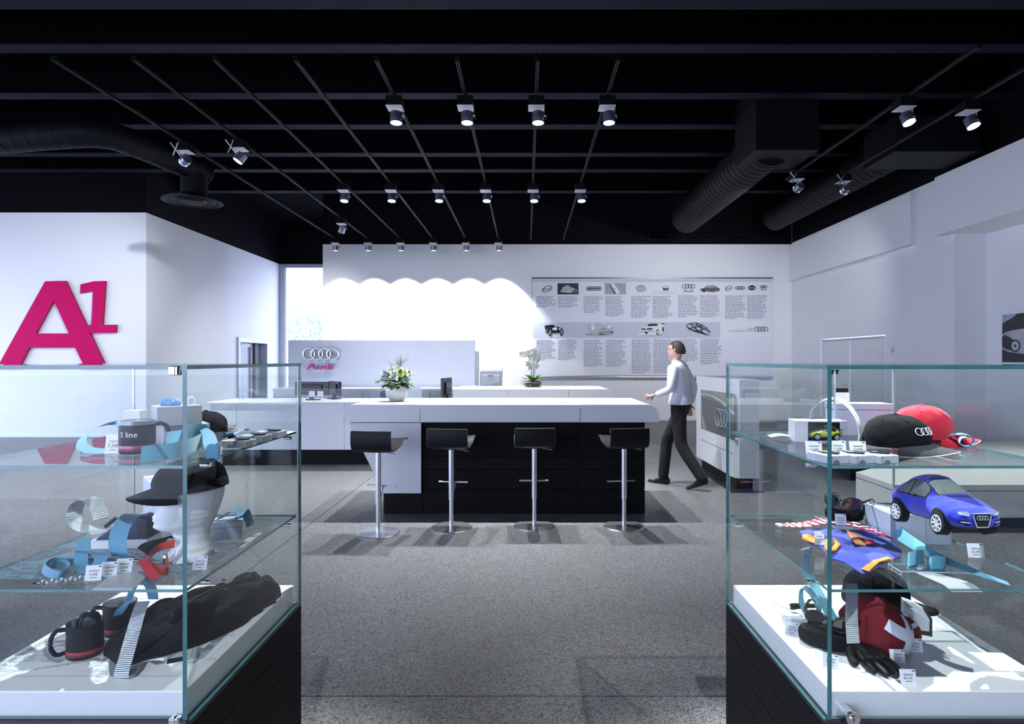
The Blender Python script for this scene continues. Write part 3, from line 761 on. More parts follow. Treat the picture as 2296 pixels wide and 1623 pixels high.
# low sideboards and the panel with the emblem
for k, (a, b) in enumerate(((-4.25, -3.2), (-3.195, -2.15), (-2.145, -1.1), (-1.095, -0.1))):
    sb = thing('sideboard', 'low grey-white sideboard before the emblem panel, %s from the left' % ORD[k], 'sideboard', ((a+b)/2, 10.3, 0), world=True, group='sideboards behind the desk')
    box('body', a, b, 10.12, 10.60, 0.0, 1.005, 'white_laminate', sb)
    for q in range(2):
        w = (b-a)/2; box('door', a+q*w+0.004, a+(q+1)*w-0.004, 10.10, 10.12, 0.06, 1.0, 'white_laminate', sb, bev=0.002)
    box('top', a, b, 10.08, 10.62, 1.007, 1.035, 'white_top', sb)
pn = thing('emblem_panel', 'pale grey free-standing wall panel carrying the chrome rings', 'panel', (-2.5, 10.7, 0), world=True)
box('board', -4.217, -0.911, 10.66, 10.74, 0.0, 1.861, 'panel_grey', pn, bev=0.003)
box('return_board', -0.91, -0.86, 10.75, 10.95, 0.0, 1.67, 'white_laminate', pn)
cz = P(720, 793, 10.64); rr_ = 0.103
for k in range(4):
    G().torus((cz.x+(k-1.5)*0.1405, 10.63, cz.z), rr_, 0.0125, 'y', 48, 10).build('chrome_ring', 'chrome', pn, sm='all')
g = G()
lz = P(717, 822.5, 10.64)
text_into(g, 'Audi', 0.16, Matrix.Translation((lz.x, 10.63, lz.z)) @ FRONT, 0, 0.010, 0.46)
g.build('lettering', 'magenta_metal', pn)

# objects on the desk
def monitor(label, loc, rz, w, h, zoff=0.07, back=True):
    t = thing('computer_monitor', label, 'monitor', loc, rz, group='computer monitors')
    G().box(-w/2, w/2, -0.02, 0.02, zoff, zoff+h).build('casing', 'screen_back', t, bev=0.006)
    G().box(-w*0.32, w*0.32, -0.045, -0.02, zoff+h*0.15, zoff+h*0.8).build('back_cover', 'plastic_black', t, bev=0.01)
    G().box(-0.03, 0.03, -0.035, 0.0, 0.012, zoff+h*0.4).build('stand', 'plastic_black', t)
    G().box(-0.11, 0.11, -0.09, 0.07, 0, 0.012).build('foot', 'plastic_black', t, bev=0.004)
    return t
monitor('black computer monitor seen from behind at the left end of the desk', (-3.22, 9.05, 0.915), 0.05, 0.50, 0.20, 0.07)
monitor('black monitor half hidden behind the left one', (-2.95, 9.28, 0.915), -0.9, 0.44, 0.22, 0.05)
monitor('slim black monitor seen edge-on beside the second counter', (-1.20, 9.05, 0.915), 1.38, 0.42, 0.30, 0.03)
for k, px in enumerate((699, 718)):
    c_ = G().box(-0.045, 0.045, -0.001, 0.001, 0, 0.085).build('notice_card', 'card_white'); v = P(px, 885, 8.785)
    c_.location = (v.x, 8.79, 0.975); tag(c_, ('white notice card stuck to the glass screen, %s one' % ('left', 'right')[k]), 'card', 'cards on the glass screen')
ch = thing('office_chair', 'dark blue office chair behind the desk, half hidden by the vase', 'chair', (-2.18, 9.79, 0), 0.15)
G().prism([(-0.22, 0.62), (0.22, 0.62), (0.19, 1.0), (0.14, 1.03), (-0.14, 1.03), (-0.19, 1.0)], -0.02, 0.03).build('backrest', 'chair_fabric', ch, bev=0.015)
G().box(-0.23, 0.23, -0.30, 0.02, 0.46, 0.53).build('seat', 'chair_fabric', ch, bev=0.03)
for s in (-1, 1): G().tube([(s*0.26, -0.1, 0.5), (s*0.28, -0.1, 0.70), (s*0.28, -0.26, 0.71)], 0.015).build('armrest', 'plastic_black', ch, sm=True)
G().cyl((0, -0.12, 0.08), (0, -0.12, 0.46), 0.025).build('column', 'dark_metal', ch, sm=True)
for k in range(5):
    a = k*math.tau/5; G().tube([(0, -0.12, 0.10), (0.20*math.cos(a), -0.12+0.20*math.sin(a), 0.03)], [0.025, 0.03]).build('leg', 'plastic_black', ch, sm=True)
bh = thing('brochure_holder', 'clear acrylic holder with white brochures on the desk', 'brochure holder', (-1.66, 8.98, 0.915), 0.15)
for k in range(4): G().box(-0.13, 0.10-0.01*k, -0.02+0.012*k, -0.012+0.012*k, 0.004, 0.17+0.008*k).build('brochure', 'paper', bh)
G().pane(-0.15, 0.13, -0.04, -0.036, 0.0, 0.13, 'y').build('front_plate', ['acrylic', 'glass_edge_light'], bh)
G().pane(-0.15, 0.13, 0.045, 0.049, 0.0, 0.20, 'y').build('back_plate', ['acrylic', 'glass_edge_light'], bh)
G().pane(0.126, 0.13, -0.036, 0.045, 0.0, 0.20, 'x').build('side_plate', ['acrylic', 'glass_edge_light'], bh)
lf = thing('document_tray', 'white paper tray beside the vase on the desk', 'tray', (-1.95, 9.0, 0.915), 0.2)
G().box(-0.09, 0.09, -0.1, 0.1, 0.0, 0.02).build('tray', 'plastic_light', lf); G().box(-0.08, 0.08, -0.09, 0.09, 0.021, 0.10).build('paper_stack', 'paper', lf)
pr = thing('laser_printer', 'grey laser printer on the sideboard', 'printer', (-0.60, 10.33, 1.035))
G().box(-0.185, 0.185, -0.2, 0.2, 0.0, 0.30).build('body', 'plastic_grey', pr, bev=0.012)
fp = G().box(-0.145, 0.145, -0.208, -0.2, 0.055, 0.225).build('front_cover', 'plastic_light', pr, bev=0.006)
G().box(-0.05, 0.05, -0.212, -0.208, 0.212, 0.222).build('grip', 'dark_gap', fp)
for x in (0.055, 0.085, 0.11): G().cyl((x, -0.208, 0.075), (x, -0.213, 0.075), 0.008, seg=10).build('button', 'dark_gap', fp)
G().box(-0.165, 0.165, -0.206, -0.2, 0.008, 0.045).build('paper_tray', 'plastic_grey', pr, bev=0.003)
G().box(-0.16, 0.16, -0.19, 0.15, 0.30, 0.315).build('top_cover', 'plastic_light', pr, bev=0.005)
G().box(0.186, 0.192, -0.1, 0.1, 0.24, 0.34).build('side_tab', 'plastic_grey', pr)

# ------------------------------------------------------------------ flowers
def leaf_mesh(L, w, name, m, fold=0.25):
    pts = [(0, 0), (0.25, 0.75), (0.55, 1.0), (0.82, 0.6), (1.0, 0)]
    v = []; f = []
    for t, k in pts: v += [(-w*k, L*t, fold*w*k-0.25*L*t*t), (0, L*t, -0.25*L*t*t), (w*k, L*t, fold*w*k-0.25*L*t*t)]
    for i in range(len(pts)-1):
        a, b = 3*i, 3*i+3; f += [(a, a+1, b+1, b), (a+1, a+2, b+2, b+1)]
    g = G().add(v, f); me = g.mesh(name); me.materials.append(MT[m]); me.polygons.foreach_set('use_smooth', [True]*len(me.polygons)); return me
def flower_mesh(r, n, name, m, cup=0.5, layers=2, mc=None):
    g = G()
    for l in range(layers):
        for k in range(n):
            a = math.tau*(k+0.5*l)/n; s = 1-0.28*l
            d = Vector((math.cos(a), math.sin(a), 0)); t = Vector((-math.sin(a), math.cos(a), 0)); h = r*cup*(0.6+0.5*l)
            g.add([(0, 0, 0), d*r*0.5*s+t*r*0.42*s+Vector((0, 0, h*0.5)), d*r*s+t*r*0.2*s+Vector((0, 0, h)), d*r*s*1.04+Vector((0, 0, h*1.05)),
                   d*r*s-t*r*0.2*s+Vector((0, 0, h)), d*r*0.5*s-t*r*0.42*s+Vector((0, 0, h*0.5))], [(0, 1, 2, 3, 4, 5)])
    g.lathe([(0.001, r*0.3), (r*0.14, r*0.2), (r*0.16, 0.0)], seg=8, m=1)
    me = g.mesh(name); me.materials.append(MT[m]); me.materials.append(MT[mc or m]); return me
vz = PZ(890, 899.5, 1.08)
va = thing('flower_vase', 'round pale glazed vase with white and green bouquet on the bar', 'vase', vz)
G().lathe([(0.001, 0.0), (0.055, 0.0), (0.075, 0.012), (0.108, 0.05), (0.122, 0.10), (0.120, 0.14), (0.108, 0.172), (0.103, 0.18), (0.098, 0.176), (0.108, 0.14), (0.105, 0.06), (0.001, 0.03)], seg=48).build('pot', 'vase_glaze', va, sm=80)
lm = [leaf_mesh(0.11, 0.028, 'leaf', 'leaf_green'), leaf_mesh(0.10, 0.032, 'leaf', 'leaf_dark'), leaf_mesh(0.09, 0.026, 'leaf', 'leaf_lime'), leaf_mesh(0.10, 0.012, 'leaf', 'leaf_pale')]
rq = random.Random(11)
for k in range(95):
    a = rq.uniform(0, math.tau); el = rq.uniform(-0.35, 1.1); q = rq.uniform(0.3, 1.0)
    o = link('leaf', lm[rq.choice((0, 0, 1, 1, 2, 2, 3))], va)
    c = Vector((math.cos(a)*0.085*q, math.sin(a)*0.085*q, 0.18+0.10*max(0, el)*q))
    o.location = c; d = Vector((math.cos(a)*math.cos(el), math.sin(a)*math.cos(el), math.sin(el)))
    o.rotation_euler = d.to_track_quat('Y', 'Z').to_euler(); o.scale = (1, rq.uniform(0.8, 1.25), 1)
fm = [flower_mesh(0.040, 6, 'blossom', 'petal_white', 0.7, 3), flower_mesh(0.034, 7, 'blossom', 'petal_cream', 0.6, 3)]
for k, (x, y, z, t) in enumerate(((-0.11, -0.06, 0.29, 0), (-0.08, -0.08, 0.25, 0), (-0.06, 0.0, 0.335, 0), (0.01, -0.09, 0.285, 0), (0.03, -0.05, 0.32, 1), (0.085, -0.04, 0.315, 0),
                                  (0.10, -0.07, 0.28, 1), (0.0, 0.02, 0.34, 0), (-0.13, 0.0, 0.26, 1), (0.06, -0.09, 0.27, 1), (0.12, 0.02, 0.30, 1), (-0.02, -0.10, 0.25, 0))):
    o = link('blossom', fm[t], va); o.location = (x, y, z); o.rotation_euler = Vector((x, y-0.06, 0.12)).to_track_quat('Z', 'Y').to_euler(); 
for s, (tx, tz) in enumerate(((0.055, 0.50), (-0.05, 0.40))):
    g = G(); base = Vector((0.02 if s == 0 else -0.05, 0, 0.30)); tip = Vector((tx, 0.0, tz))
    for k in range(26 if s == 0 else 10):
        q = rq.uniform(0.4, 1.0); b2 = base.lerp(tip, q*0.55); e_ = b2+Vector((rq.uniform(-0.07, 0.10), rq.uniform(-0.03, 0.03), rq.uniform(0.06, 0.12)))
        g.tube([b2, b2.lerp(e_, 0.5)+Vector((0, 0, 0.01)), e_], [0.0016, 0.0014, 0.0008], 4)
    g.tube([base-Vector((0, 0, 0.1)), base.lerp(tip, 0.5)], 0.003, 5)
    g.build('grass_spray', 'leaf_pale', va)
g = G()
for k in range(60):
    t = rq.random(); b2 = Vector((-0.09-0.11*t, -0.05, 0.215-0.02*t+0.02*math.sin(3*t)))
    d = Vector((rq.uniform(-0.04, 0.01), rq.uniform(-0.03, 0.03), rq.uniform(-0.022, 0.026)))
    g.tube([b2, b2+d], [0.004, 0.002], 4)
for k in range(50):
    t = rq.random(); b2 = Vector((0.08+0.10*t, -0.05, 0.24-0.07*t)); d = Vector((rq.uniform(-0.01, 0.04), rq.uniform(-0.03, 0.03), rq.uniform(-0.03, 0.03)))
    g.tube([b2, b2+d], [0.004, 0.002], 4)
g.build('fern_sprigs', 'leaf_pale', va)

oz = PZ(1194, 867, 1.10)
ob = thing('orchid_bowl', 'white orchids planted in a wide clear glass bowl', 'orchid', oz)
G().lathe([(0.001, 0.0), (0.10, 0.0), (0.165, 0.03), (0.185, 0.065), (0.175, 0.10), (0.150, 0.118), (0.146, 0.116), (0.170, 0.098), (0.179, 0.065), (0.160, 0.034), (0.10, 0.006), (0.001, 0.006)], seg=40).build('bowl', 'glass_plain', ob, sm=80)
g = G()
for k in range(170):
    a = rq.uniform(0, math.tau); q = math.sqrt(rq.random())*0.15; z = rq.uniform(0.012, 0.06)
    q *= 0.7+0.3*z/0.06
    s = rq.uniform(0.008, 0.015); c = Vector((q*math.cos(a), q*math.sin(a), z))
    g.add([c+Vector(p)*s for p in ((1, 0, 0), (-1, 0, 0), (0, 1, 0), (0, -1, 0), (0, 0, 0.8), (0, 0, -0.8))], [(0, 2, 4), (2, 1, 4), (1, 3, 4), (3, 0, 4), (2, 0, 5), (1, 2, 5), (3, 1, 5), (0, 3, 5)])
g.build('pebble_bed', 'pebble', ob)['kind'] = 'stuff'
g = G()
def mossf(u, v):
    a = math.tau*u; q = 0.15*v; return (q*math.cos(a), q*math.sin(a), 0.075+0.03*(1-v)+0.015*noise.noise((q*math.cos(a)*30, q*math.sin(a)*30, 3)))
g.grid(mossf, 24, 8, closed_u=True); g.build('moss', 'moss', ob, sm='all')
ol = leaf_mesh(0.17, 0.036, 'leaf', 'leaf_green', 0.3)
for k in range(9):
    a = k*2.4; o = link('leaf', ol, ob); o.location = (0.03*math.cos(a), 0.03*math.sin(a), 0.09)
    d = Vector((math.cos(a)*0.8, math.sin(a)*0.8, 0.9 if k % 2 else 0.5)); o.rotation_euler = d.to_track_quat('Y', 'Z').to_euler()
of = flower_mesh(0.052, 5, 'blossom', 'petal_white', 0.18, 2, 'petal_cream')
for (x0, x1, zt) in ((-0.01, -0.055, 0.46), (0.0, 0.05, 0.52), (0.02, 0.06, 0.48), (-0.03, 0.02, 0.42)):
    pth = smooth([(x0, 0, 0.08), (x0+(x1-x0)*0.3, 0.01, 0.25), (x0+(x1-x0)*0.7, 0, zt*0.85), (x1, -0.03, zt+0.05), (x1-0.10 if x1 < 0 else x1+0.02, -0.05, zt+0.04)], 5)
    G().tube(pth, 0.005, 6).build('stem', 'stem_dark', ob, sm=True)
    for q in range(7):
        p = pth[-1-q*2]; o = link('blossom', of, ob); o.location = p+Vector((rq.uniform(-0.035, 0.035), -0.035, rq.uniform(-0.05, 0.03)))
        o.rotation_euler = Vector((rq.uniform(-0.5, 0.5), -1, rq.uniform(-0.2, 0.5))).to_track_quat('Z', 'Y').to_euler()

# ------------------------------------------------------------------ printed banner on the back wall
bn = thing('wall_banner', 'wide pale printed history banner hanging on the back wall', 'banner', (3.1, 14.95, 1.0), world=True)
D_ = 14.95
def bq(cx, cy, d=D_): v = P(1180+cx/3.9586, 600+cy/3.9586, d); return (v.x, v.z)
def flat(g, pts, y, m=0):
    g.add([(x, y, z) for x, z in pts], [tuple(range(len(pts)))], m)
def rect(g, x0, y0, x1, y1, lay, m=0):
    (a, b), (c, d) = bq(x0, y0), bq(x1, y1); flat(g, [(a, d), (c, d), (c, b), (a, b)], D_-0.004*lay, m)
(a, b), (c, d) = bq(58, 98), bq(2180, 962)
box('sheet', a, c, D_-0.002, D_+0.002, d, b, 'banner_cloth', bn)
G().box(a-0.02, c+0.02, D_-0.02, D_+0.02, b, b+0.03).build('top_rail', 'dark_metal', bn)
G().cyl((a-0.02, D_-0.012, d-0.03), (c+0.02, D_-0.012, d-0.03), 0.042, seg=16).build('bottom_roller', 'brushed_steel', bn, sm=True)
g = G(); rect(g, 60, 485, 1720, 624, 1, 0); rect(g, 1720, 480, 2178, 620, 1, 1); rect(g, 60, 105, 2176, 126, 1, 0)
g.build('printed_band', ['banner_band', 'banner_panel'], bn)
rb = random.Random(5)
for (x0, x1, y0, n) in ((90,270,258,7),(280,462,258,7),(508,690,258,10),(702,880,258,12),(930,1105,258,13),(1122,1300,258,13),(1348,1525,252,13),(1540,1722,252,13),(1765,1948,252,14),(1960,2140,252,14),
                        (90,265,645,12),(282,460,645,12),(510,685,645,16),(705,888,645,16),(935,1115,642,20),(1128,1300,642,20),(1352,1530,640,14),(1545,1735,640,15)):
    g = G()
    for i in range(n):
        x = x0; y = y0+i*15.2; lim = x1-(rb.uniform(0, 45) if i < n-1 else (x1-x0)*rb.uniform(0.2, 0.6))
        while x < lim-8:
            w = min(rb.uniform(10, 42), lim-x); rect(g, x, y-3.2, x+w, y+3.2, 2); x += w+5
    g.build('text_block', 'ink_soft', bn)['kind'] = 'stuff'
def panel(x0, y0, x1, y1, m='banner_panel', name='logo_panel'):
    g = G(); rect(g, x0, y0, x1, y1, 2); return g.build(name, m, bn)
def btext(g, s, cx, cy, size, width=None, lay=4, m=0, shear=0.0):
    x, z = bq(cx, cy); k = 1/3.9586/F*D_
    M = Matrix.Translation((x, D_-0.004*lay, z)) @ FRONT
    if shear: M = M @ Matrix(((1, shear, 0, 0), (0.35*shear, 1, 0, 0), (0, 0, 1, 0), (0, 0, 0, 1)))
    text_into(g, s, size*k*1.3, M, m, 0.0, width*k if width else None)
def brings(g, x0, x1, cy, r, th, lay=4, m=0):
    k = 1/3.9586/F*D_
    for q in range(4):
        cx = x0+r+(x1-x0-2*r)*q/3; x, z = bq(cx, cy); g.torus((x, D_-0.004*lay, z), (r-th/2)*k, th*k/2, 'y', 32, 6, m)
def bpoly(g, pts, lay=3, m=0): flat(g, [bq(*p) for p in pts], D_-0.004*lay, m)
def boval(g, cx, cy, rx, ry, lay=3, m=0, n=24, rot=0.0):
    bpoly(g, [(cx+rx*math.cos(math.tau*k/n)*math.cos(rot)-ry*math.sin(math.tau*k/n)*math.sin(rot), cy+rx*math.cos(math.tau*k/n)*math.sin(rot)+ry*math.sin(math.tau*k/n)*math.cos(rot)) for k in range(n)][::-1], lay, m)
# logo panels with their marks, and the small photographs beside them
p_ = panel(90, 138, 275, 240); g = G(); boval(g, 185, 190, 48, 26, 3, 0, 28, -0.4); boval(g, 185, 190, 42, 21, 4, 1, 28, -0.4); btext(g, 'Audi', 182, 190, 36, 76, 5, 0, 0.3); g.build('script_logo', ['ink_black', 'banner_panel'], bn)
p_ = panel(506, 136, 692, 238); g = G(); brings(g, 534, 666, 186, 20, 6)
for q in range(4): boval(g, 553+q*30.6, 186, 9, 6, 4)
g.build('rings_logo', 'ink_black', bn)
panel(926, 134, 1112, 236); g = G(); boval(g, 1018, 185, 47, 32, 3, 0); btext(g, 'Audi', 1018, 185, 30, 74, 5, 1); g.build('oval_logo', ['ink_mid', 'banner_panel'], bn)
panel(1342, 132, 1530, 234); g = G(); brings(g, 1380, 1498, 166, 20, 4); btext(g, 'Audi', 1438, 208, 28, 84); g.build('rings_logo', 'ink_black', bn)
g = G(); boval(g, 1795, 183, 32, 20, 3, 0, 24, -0.4); boval(g, 1795, 183, 28, 16, 4, 1, 24, -0.4); btext(g, 'Audi', 1795, 183, 24, 50, 5, 0, 0.3); g.build('script_logo', ['ink_black', 'banner_cloth'], bn)
g = G(); brings(g, 1852, 1940, 181, 15, 4); g.build('rings_logo', 'ink_black', bn)
g = G(); boval(g, 2001, 179, 34, 22, 3, 0); btext(g, 'Audi', 2001, 179, 22, 54, 5, 1); g.build('oval_logo', ['ink_black', 'ink_white'], bn)
g = G(); brings(g, 2072, 2138, 171, 13, 3); btext(g, 'Audi', 2105, 195, 18, 52); g.build('rings_logo', 'ink_black', bn)
g = G(); rect(g, 277, 138, 463, 238, 2, 0); bpoly(g, [(300,215),(330,170),(360,160),(430,185),(400,225),(340,222)][::-1], 3, 1); bpoly(g, [(350,165),(372,150),(385,175)][::-1], 4, 2); bpoly(g, [(330,205),(345,180),(355,215)][::-1], 4, 2); boval(g, 432, 205, 18, 16, 4, 2); boval(g, 432, 205, 11, 10, 5, 0); g.build('photograph', ['photo_dark', 'photo_car', 'ink_mid'], bn)
g = G(); rect(g, 697, 136, 884, 236, 2, 0); bpoly(g, [(750,140),(775,140),(830,215),(815,236),(795,230),(755,175)][::-1], 3, 1); bpoly(g, [(735,150),(752,160),(795,228),(785,234)][::-1], 3, 2); boval(g, 787, 185, 8, 6, 4, 0); g.build('photograph', ['ink_mid', 'ink_white', 'ink_black'], bn)
g = G(); rect(g, 1116, 134, 1304, 232, 2, 0); bpoly(g, [(1116,205),(1304,212),(1304,232),(1116,232)][::-1], 3, 1); boval(g, 1236, 180, 26, 18, 4, 2); rect(g, 1212, 180, 1262, 206, 4, 2); boval(g, 1236, 178, 17, 10, 5, 1); g.build('photograph', ['banner_panel', 'banner_pale', 'ink_mid'], bn)
g = G(); rect(g, 1534, 132, 1722, 232, 2, 0); bpoly(g, [(1540,190),(1575,180),(1605,158),(1665,156),(1700,178),(1716,185),(1714,208),(1640,216),(1548,208)][::-1], 3, 1); bpoly(g, [(1580,178),(1608,160),(1660,159),(1685,176)][::-1], 4, 2); boval(g, 1575, 208, 13, 11, 4, 3); boval(g, 1660, 210, 13, 11, 4, 3); boval(g, 1660, 210, 7, 6, 5, 2); g.build('photograph', ['banner_panel', 'photo_grey', 'ink_mid', 'ink_black'], bn)
# the four cars in the grey band
g = G(); bpoly(g, [(160,515),(235,505),(262,522),(300,530),(320,560),(300,580),(200,585),(172,560)][::-1], 3, 0)
for (x, y, rx, ry) in ((211,575,14,36),(312,572,16,36),(180,560,10,24)): boval(g, x, y, rx, ry, 4, 0); boval(g, x, y, rx*0.6, ry*0.6, 5, 2)
boval(g, 258, 542, 16, 14, 5, 1); boval(g, 240, 545, 9, 9, 6, 1); boval(g, 296, 545, 8, 8, 6, 1); bpoly(g, [(160,515),(235,505),(240,512),(170,526)][::-1], 5, 0); g.build('vintage_car_print', ['ink_black', 'ink_white', 'ink_grey'], bn)
g = G(); boval(g, 640, 592, 125, 14, 2, 2); bpoly(g, [(545,505),(553,495),(566,505),(575,560),(590,520),(610,508),(640,492),(662,505),(700,520),(720,505),(745,505),(765,525),(778,560),(775,580),(740,592),(600,598),(565,575),(545,545)][::-1], 3, 0)
bpoly(g, [(640,585),(700,572),(772,568),(765,582),(700,594),(650,594)][::-1], 4, 3); bpoly(g, [(655,586),(710,577),(755,575),(750,582),(700,588)][::-1], 5, 1); boval(g, 592, 530, 16, 24, 4, 1); boval(g, 735, 525, 18, 16, 4, 1); btext(g, 'AUDI', 690, 543, 14, 40, 5, 3); g.build('streamliner_print', ['photo_car', 'ink_white', 'ink_mid', 'ink_black'], bn)
g = G(); boval(g, 1110, 598, 105, 8, 2, 2); bpoly(g, [(988,580),(1005,560),(1025,530),(1070,520),(1085,496),(1165,494),(1195,505),(1222,495),(1222,515),(1205,530),(1215,570),(1190,590),(1150,600),(1000,600)][::-1], 3, 0)
bpoly(g, [(1072,520),(1088,499),(1160,497),(1168,515)][::-1], 4, 1); bpoly(g, [(1022,540),(1060,540),(1060,552),(1018,552)][::-1], 4, 1); bpoly(g, [(1070,538),(1120,536),(1118,550),(1068,552)][::-1], 4, 1); bpoly(g, [(1050,572),(1080,570),(1075,588),(1055,588)][::-1], 4, 1)
bpoly(g, [(1000,566),(1140,560),(1140,568),(996,576)][::-1], 4, 2); boval(g, 1165, 572, 13, 26, 4, 1); boval(g, 1165, 572, 8, 17, 5, 0); boval(g, 1212, 548, 7, 22, 4, 1); bpoly(g, [(1200,498),(1225,490),(1226,498),(1203,506)][::-1], 4, 1); g.build('rally_car_print', ['ink_white', 'ink_black', 'ink_mid'], bn)
g = G(); k3 = 1/3.9586/F*D_
def bl(pts, r=3.2):
    g.tube([Vector((bq(*p)[0], D_-0.012, bq(*p)[1])) for p in pts], r*k3, 5)
for pts in ([(1420,515),(1450,495),(1505,490),(1560,508),(1600,535),(1630,575),(1615,600),(1560,585),(1490,565),(1440,545),(1420,515)], [(1450,495),(1480,530),(1530,560),(1615,600)], [(1505,490),(1530,525),(1580,545),(1630,575)], [(1440,545),(1480,530),(1530,525),(1560,508)], [(1490,565),(1530,560),(1580,545),(1600,535)], [(1465,505),(1520,515),(1570,530)], [(1425,525),(1470,548),(1540,575),(1600,592)], [(1500,520),(1515,570)], [(1550,535),(1565,585)]): bl(pts)
g.build('body_frame_print', 'ink_black', bn)
g = G(); brings(g, 2022, 2145, 546, 21, 4); btext(g, 'Vorsprung durch Technik', 1901, 559, 15, 216, 4, 1); btext(g, 'Audi', 1990, 541, 15, 36, 4, 2); g.build('slogan', ['ink_black', 'ink_soft', 'ink_red'], bn)

# ------------------------------------------------------------------ display totem with photo
tt = thing('display_totem', 'white upright display box on black foot with a car emblem photo', 'display', (2.55, 7.7, 0), world=True)
TX0, TX1, TY0, TY1 = 2.40, 2.68, 6.92, 8.50
G().prism([(TX0, TY0+0.05), (TX0+0.05, TY0), (TX1, TY0), (TX1, TY1), (TX0, TY1)], 0.15, 1.29, 'z').build('cabinet', 'totem_white', tt, bev=0.006)
box('foot_block', TX0+0.05, TX1-0.04, TY0+0.1, TY1-0.1, 0.016, 0.15, 'black_wood', tt)
box('floor_plate', TX0-0.06, TX1+0.03, TY0-0.05, TY1-0.05, 0.0, 0.016, 'plastic_black', tt, bev=0.003)
box('groove', TX0-0.001, TX0, TY0+0.07, TY1-0.22, 0.42, 0.428, 'seam_dark', tt)
# photo on the left side face: seen in Y-Z
def tp(px, py): 
    d = TX0*F/(px-PX); return (d, CH-(py-PY)/F*d)
X_ = TX0-0.0015
ph = G().prism([tp(1572, 873), tp(1648, 883), tp(1648, 987), tp(1572, 960)], X_-0.002, X_, 'x').build('photo_print', 'photo_olive', tt)
def tpoly(name, pts, m, lay, par): 
    return G().add([(X_-0.002-0.0012*lay, *tp(*p)) for p in pts], [tuple(range(len(pts)))]).build(name, m, par)
tpoly('grille_shape', [(1573,890),(1588,893),(1612,903),(1634,922),(1648,938),(1648,986),(1600,970),(1584,964),(1577,935)], 'photo_grey', 1, ph)
gq = G()
gq.tube([Vector((X_-0.003, *tp(*p))) for p in ((1574,884),(1584,885),(1600,890),(1618,900),(1636,916),(1648,930))], 0.014, 6)
gq.tube([Vector((X_-0.003, *tp(*p))) for p in ((1577,935),(1584,964))], 0.006, 6); gq.build('chrome_edge', 'ink_mid', ph, sm=True)
for q, px in enumerate((1611.5, 1618, 1625, 1632.5)):
    y, z = tp(px, 936+q*1.6); G().torus((X_-0.004, y, z), 0.105, 0.010, 'x', 32, 6).build('emblem_ring', 'ink_soft', ph, sm='all')

# ------------------------------------------------------------------ right-hand side
bn2 = thing('low_platform', 'low cream display platform with dark kick behind the right showcase', 'platform', (4.4, 6.6, 0), world=True)
poly = [(3.30, 5.41), (7.05, 5.41), (7.05, 8.7), (6.3, 8.25), (3.30, 6.03)]
G().prism([(x+(0.05 if x < 3.4 else -0.05), y+0.05 if y < 5.5 else y-0.04) for x, y in poly], 0.0, 0.095, 'z').build('kick', 'black_wood', bn2)
G().prism(poly, 0.097, 0.335, 'z').build('lower_body', 'desk_cream', bn2, bev=0.004)
G().prism(poly, 0.341, 0.395, 'z').build('top_slab', 'desk_cream', bn2, bev=0.006)
ct = thing('service_counter', 'long white counter with black kick standing before the right wall', 'counter', (4, 9, 0), world=True)
def ctr(name, s0, s1, z0, z1, m, bev=0.003):
    a, b = Vector((3.95, 7.6)), Vector((5.2, 11.6)); n = Vector((b.y-a.y, -(b.x-a.x))).normalized()
    p = [a+n*s0, a+n*s1, b+n*s1, b+n*s0]
    G().prism([(q.x, q.y) for q in p], z0, z1, 'z').build(name, m, ct, bev=bev)
ctr('kick', 0.12, 0.60, 0.0, 0.19, 'black_wood'); ctr('body', 0.0, 0.65, 0.19, 0.40, 'white_laminate'); ctr('top', 0.0, 0.65, 0.404, 0.43, 'white_top')
# black and white car photo in the niche
pt = thing('wall_picture', 'black and white car photograph on the niche wall at the right edge', 'picture', (7.09, 8.2, 1.5), world=True)
XN = 7.10
def np_(px, py): d = XN*F/(px-PX); return (d, CH-(py-PY)/F*d)
y1, zt_ = np_(2252, 706); _, zb_ = np_(2252, 812)
yn = y1-1.15
def pp(u, v): return (y1+(yn-y1)*u, zt_+(zb_-zt_)*v)
fr = G().prism([pp(0, 0), pp(1, 0), pp(1, 1), pp(0, 1)], XN-0.03, XN, 'x').build('board', 'photo_sky', pt)
def npoly(name, pts, m, lay): G().add([(XN-0.031-0.001*lay, *pp(*p)) for p in pts], [tuple(range(len(pts)))]).build(name, m, fr)
npoly('rock_shape', [(0, 0.19), (0.06, 0.14), (0.16, 0.08), (0.24, 0.0), (1, 0), (1, 0.55), (0, 0.55)], 'photo_dark', 1)
npoly('car_body_shape', [(0, 0.42), (0.05, 0.37), (0.14, 0.34), (0.30, 0.32), (0.6, 0.28), (0.9, 0.36), (1, 0.6), (0.9, 0.75), (0.2, 0.78), (0, 0.68)], 'photo_car', 2)
npoly('car_shade_shape', [(0, 0.46), (0.05, 0.42), (0.12, 0.48), (0.2, 0.55), (0.16, 0.76), (0.05, 0.72), (0, 0.67)], 'photo_dark', 3)
npoly('road_shape', [(0, 0.70), (0.10, 0.78), (0.4, 0.84), (1, 0.86), (1, 1), (0, 1)], 'photo_road', 3)
npoly('kerb_shape', [(0, 0.68), (0.10, 0.76), (0.4, 0.82), (0.4, 0.845), (0.10, 0.785), (0, 0.72)], 'ink_mid', 4)
for cu, cv in ((0.21, 0.66), (0.82, 0.68)):
    for k, (r_, m) in enumerate(((0.13, 'photo_dark'), (0.095, 'photo_car'), (0.03, 'photo_dark'))):
        npoly('wheel_shape', [(cu+r_*0.62*math.cos(math.tau*j/20), cv+r_*math.sin(math.tau*j/20)) for j in range(20)], m, 5+k)

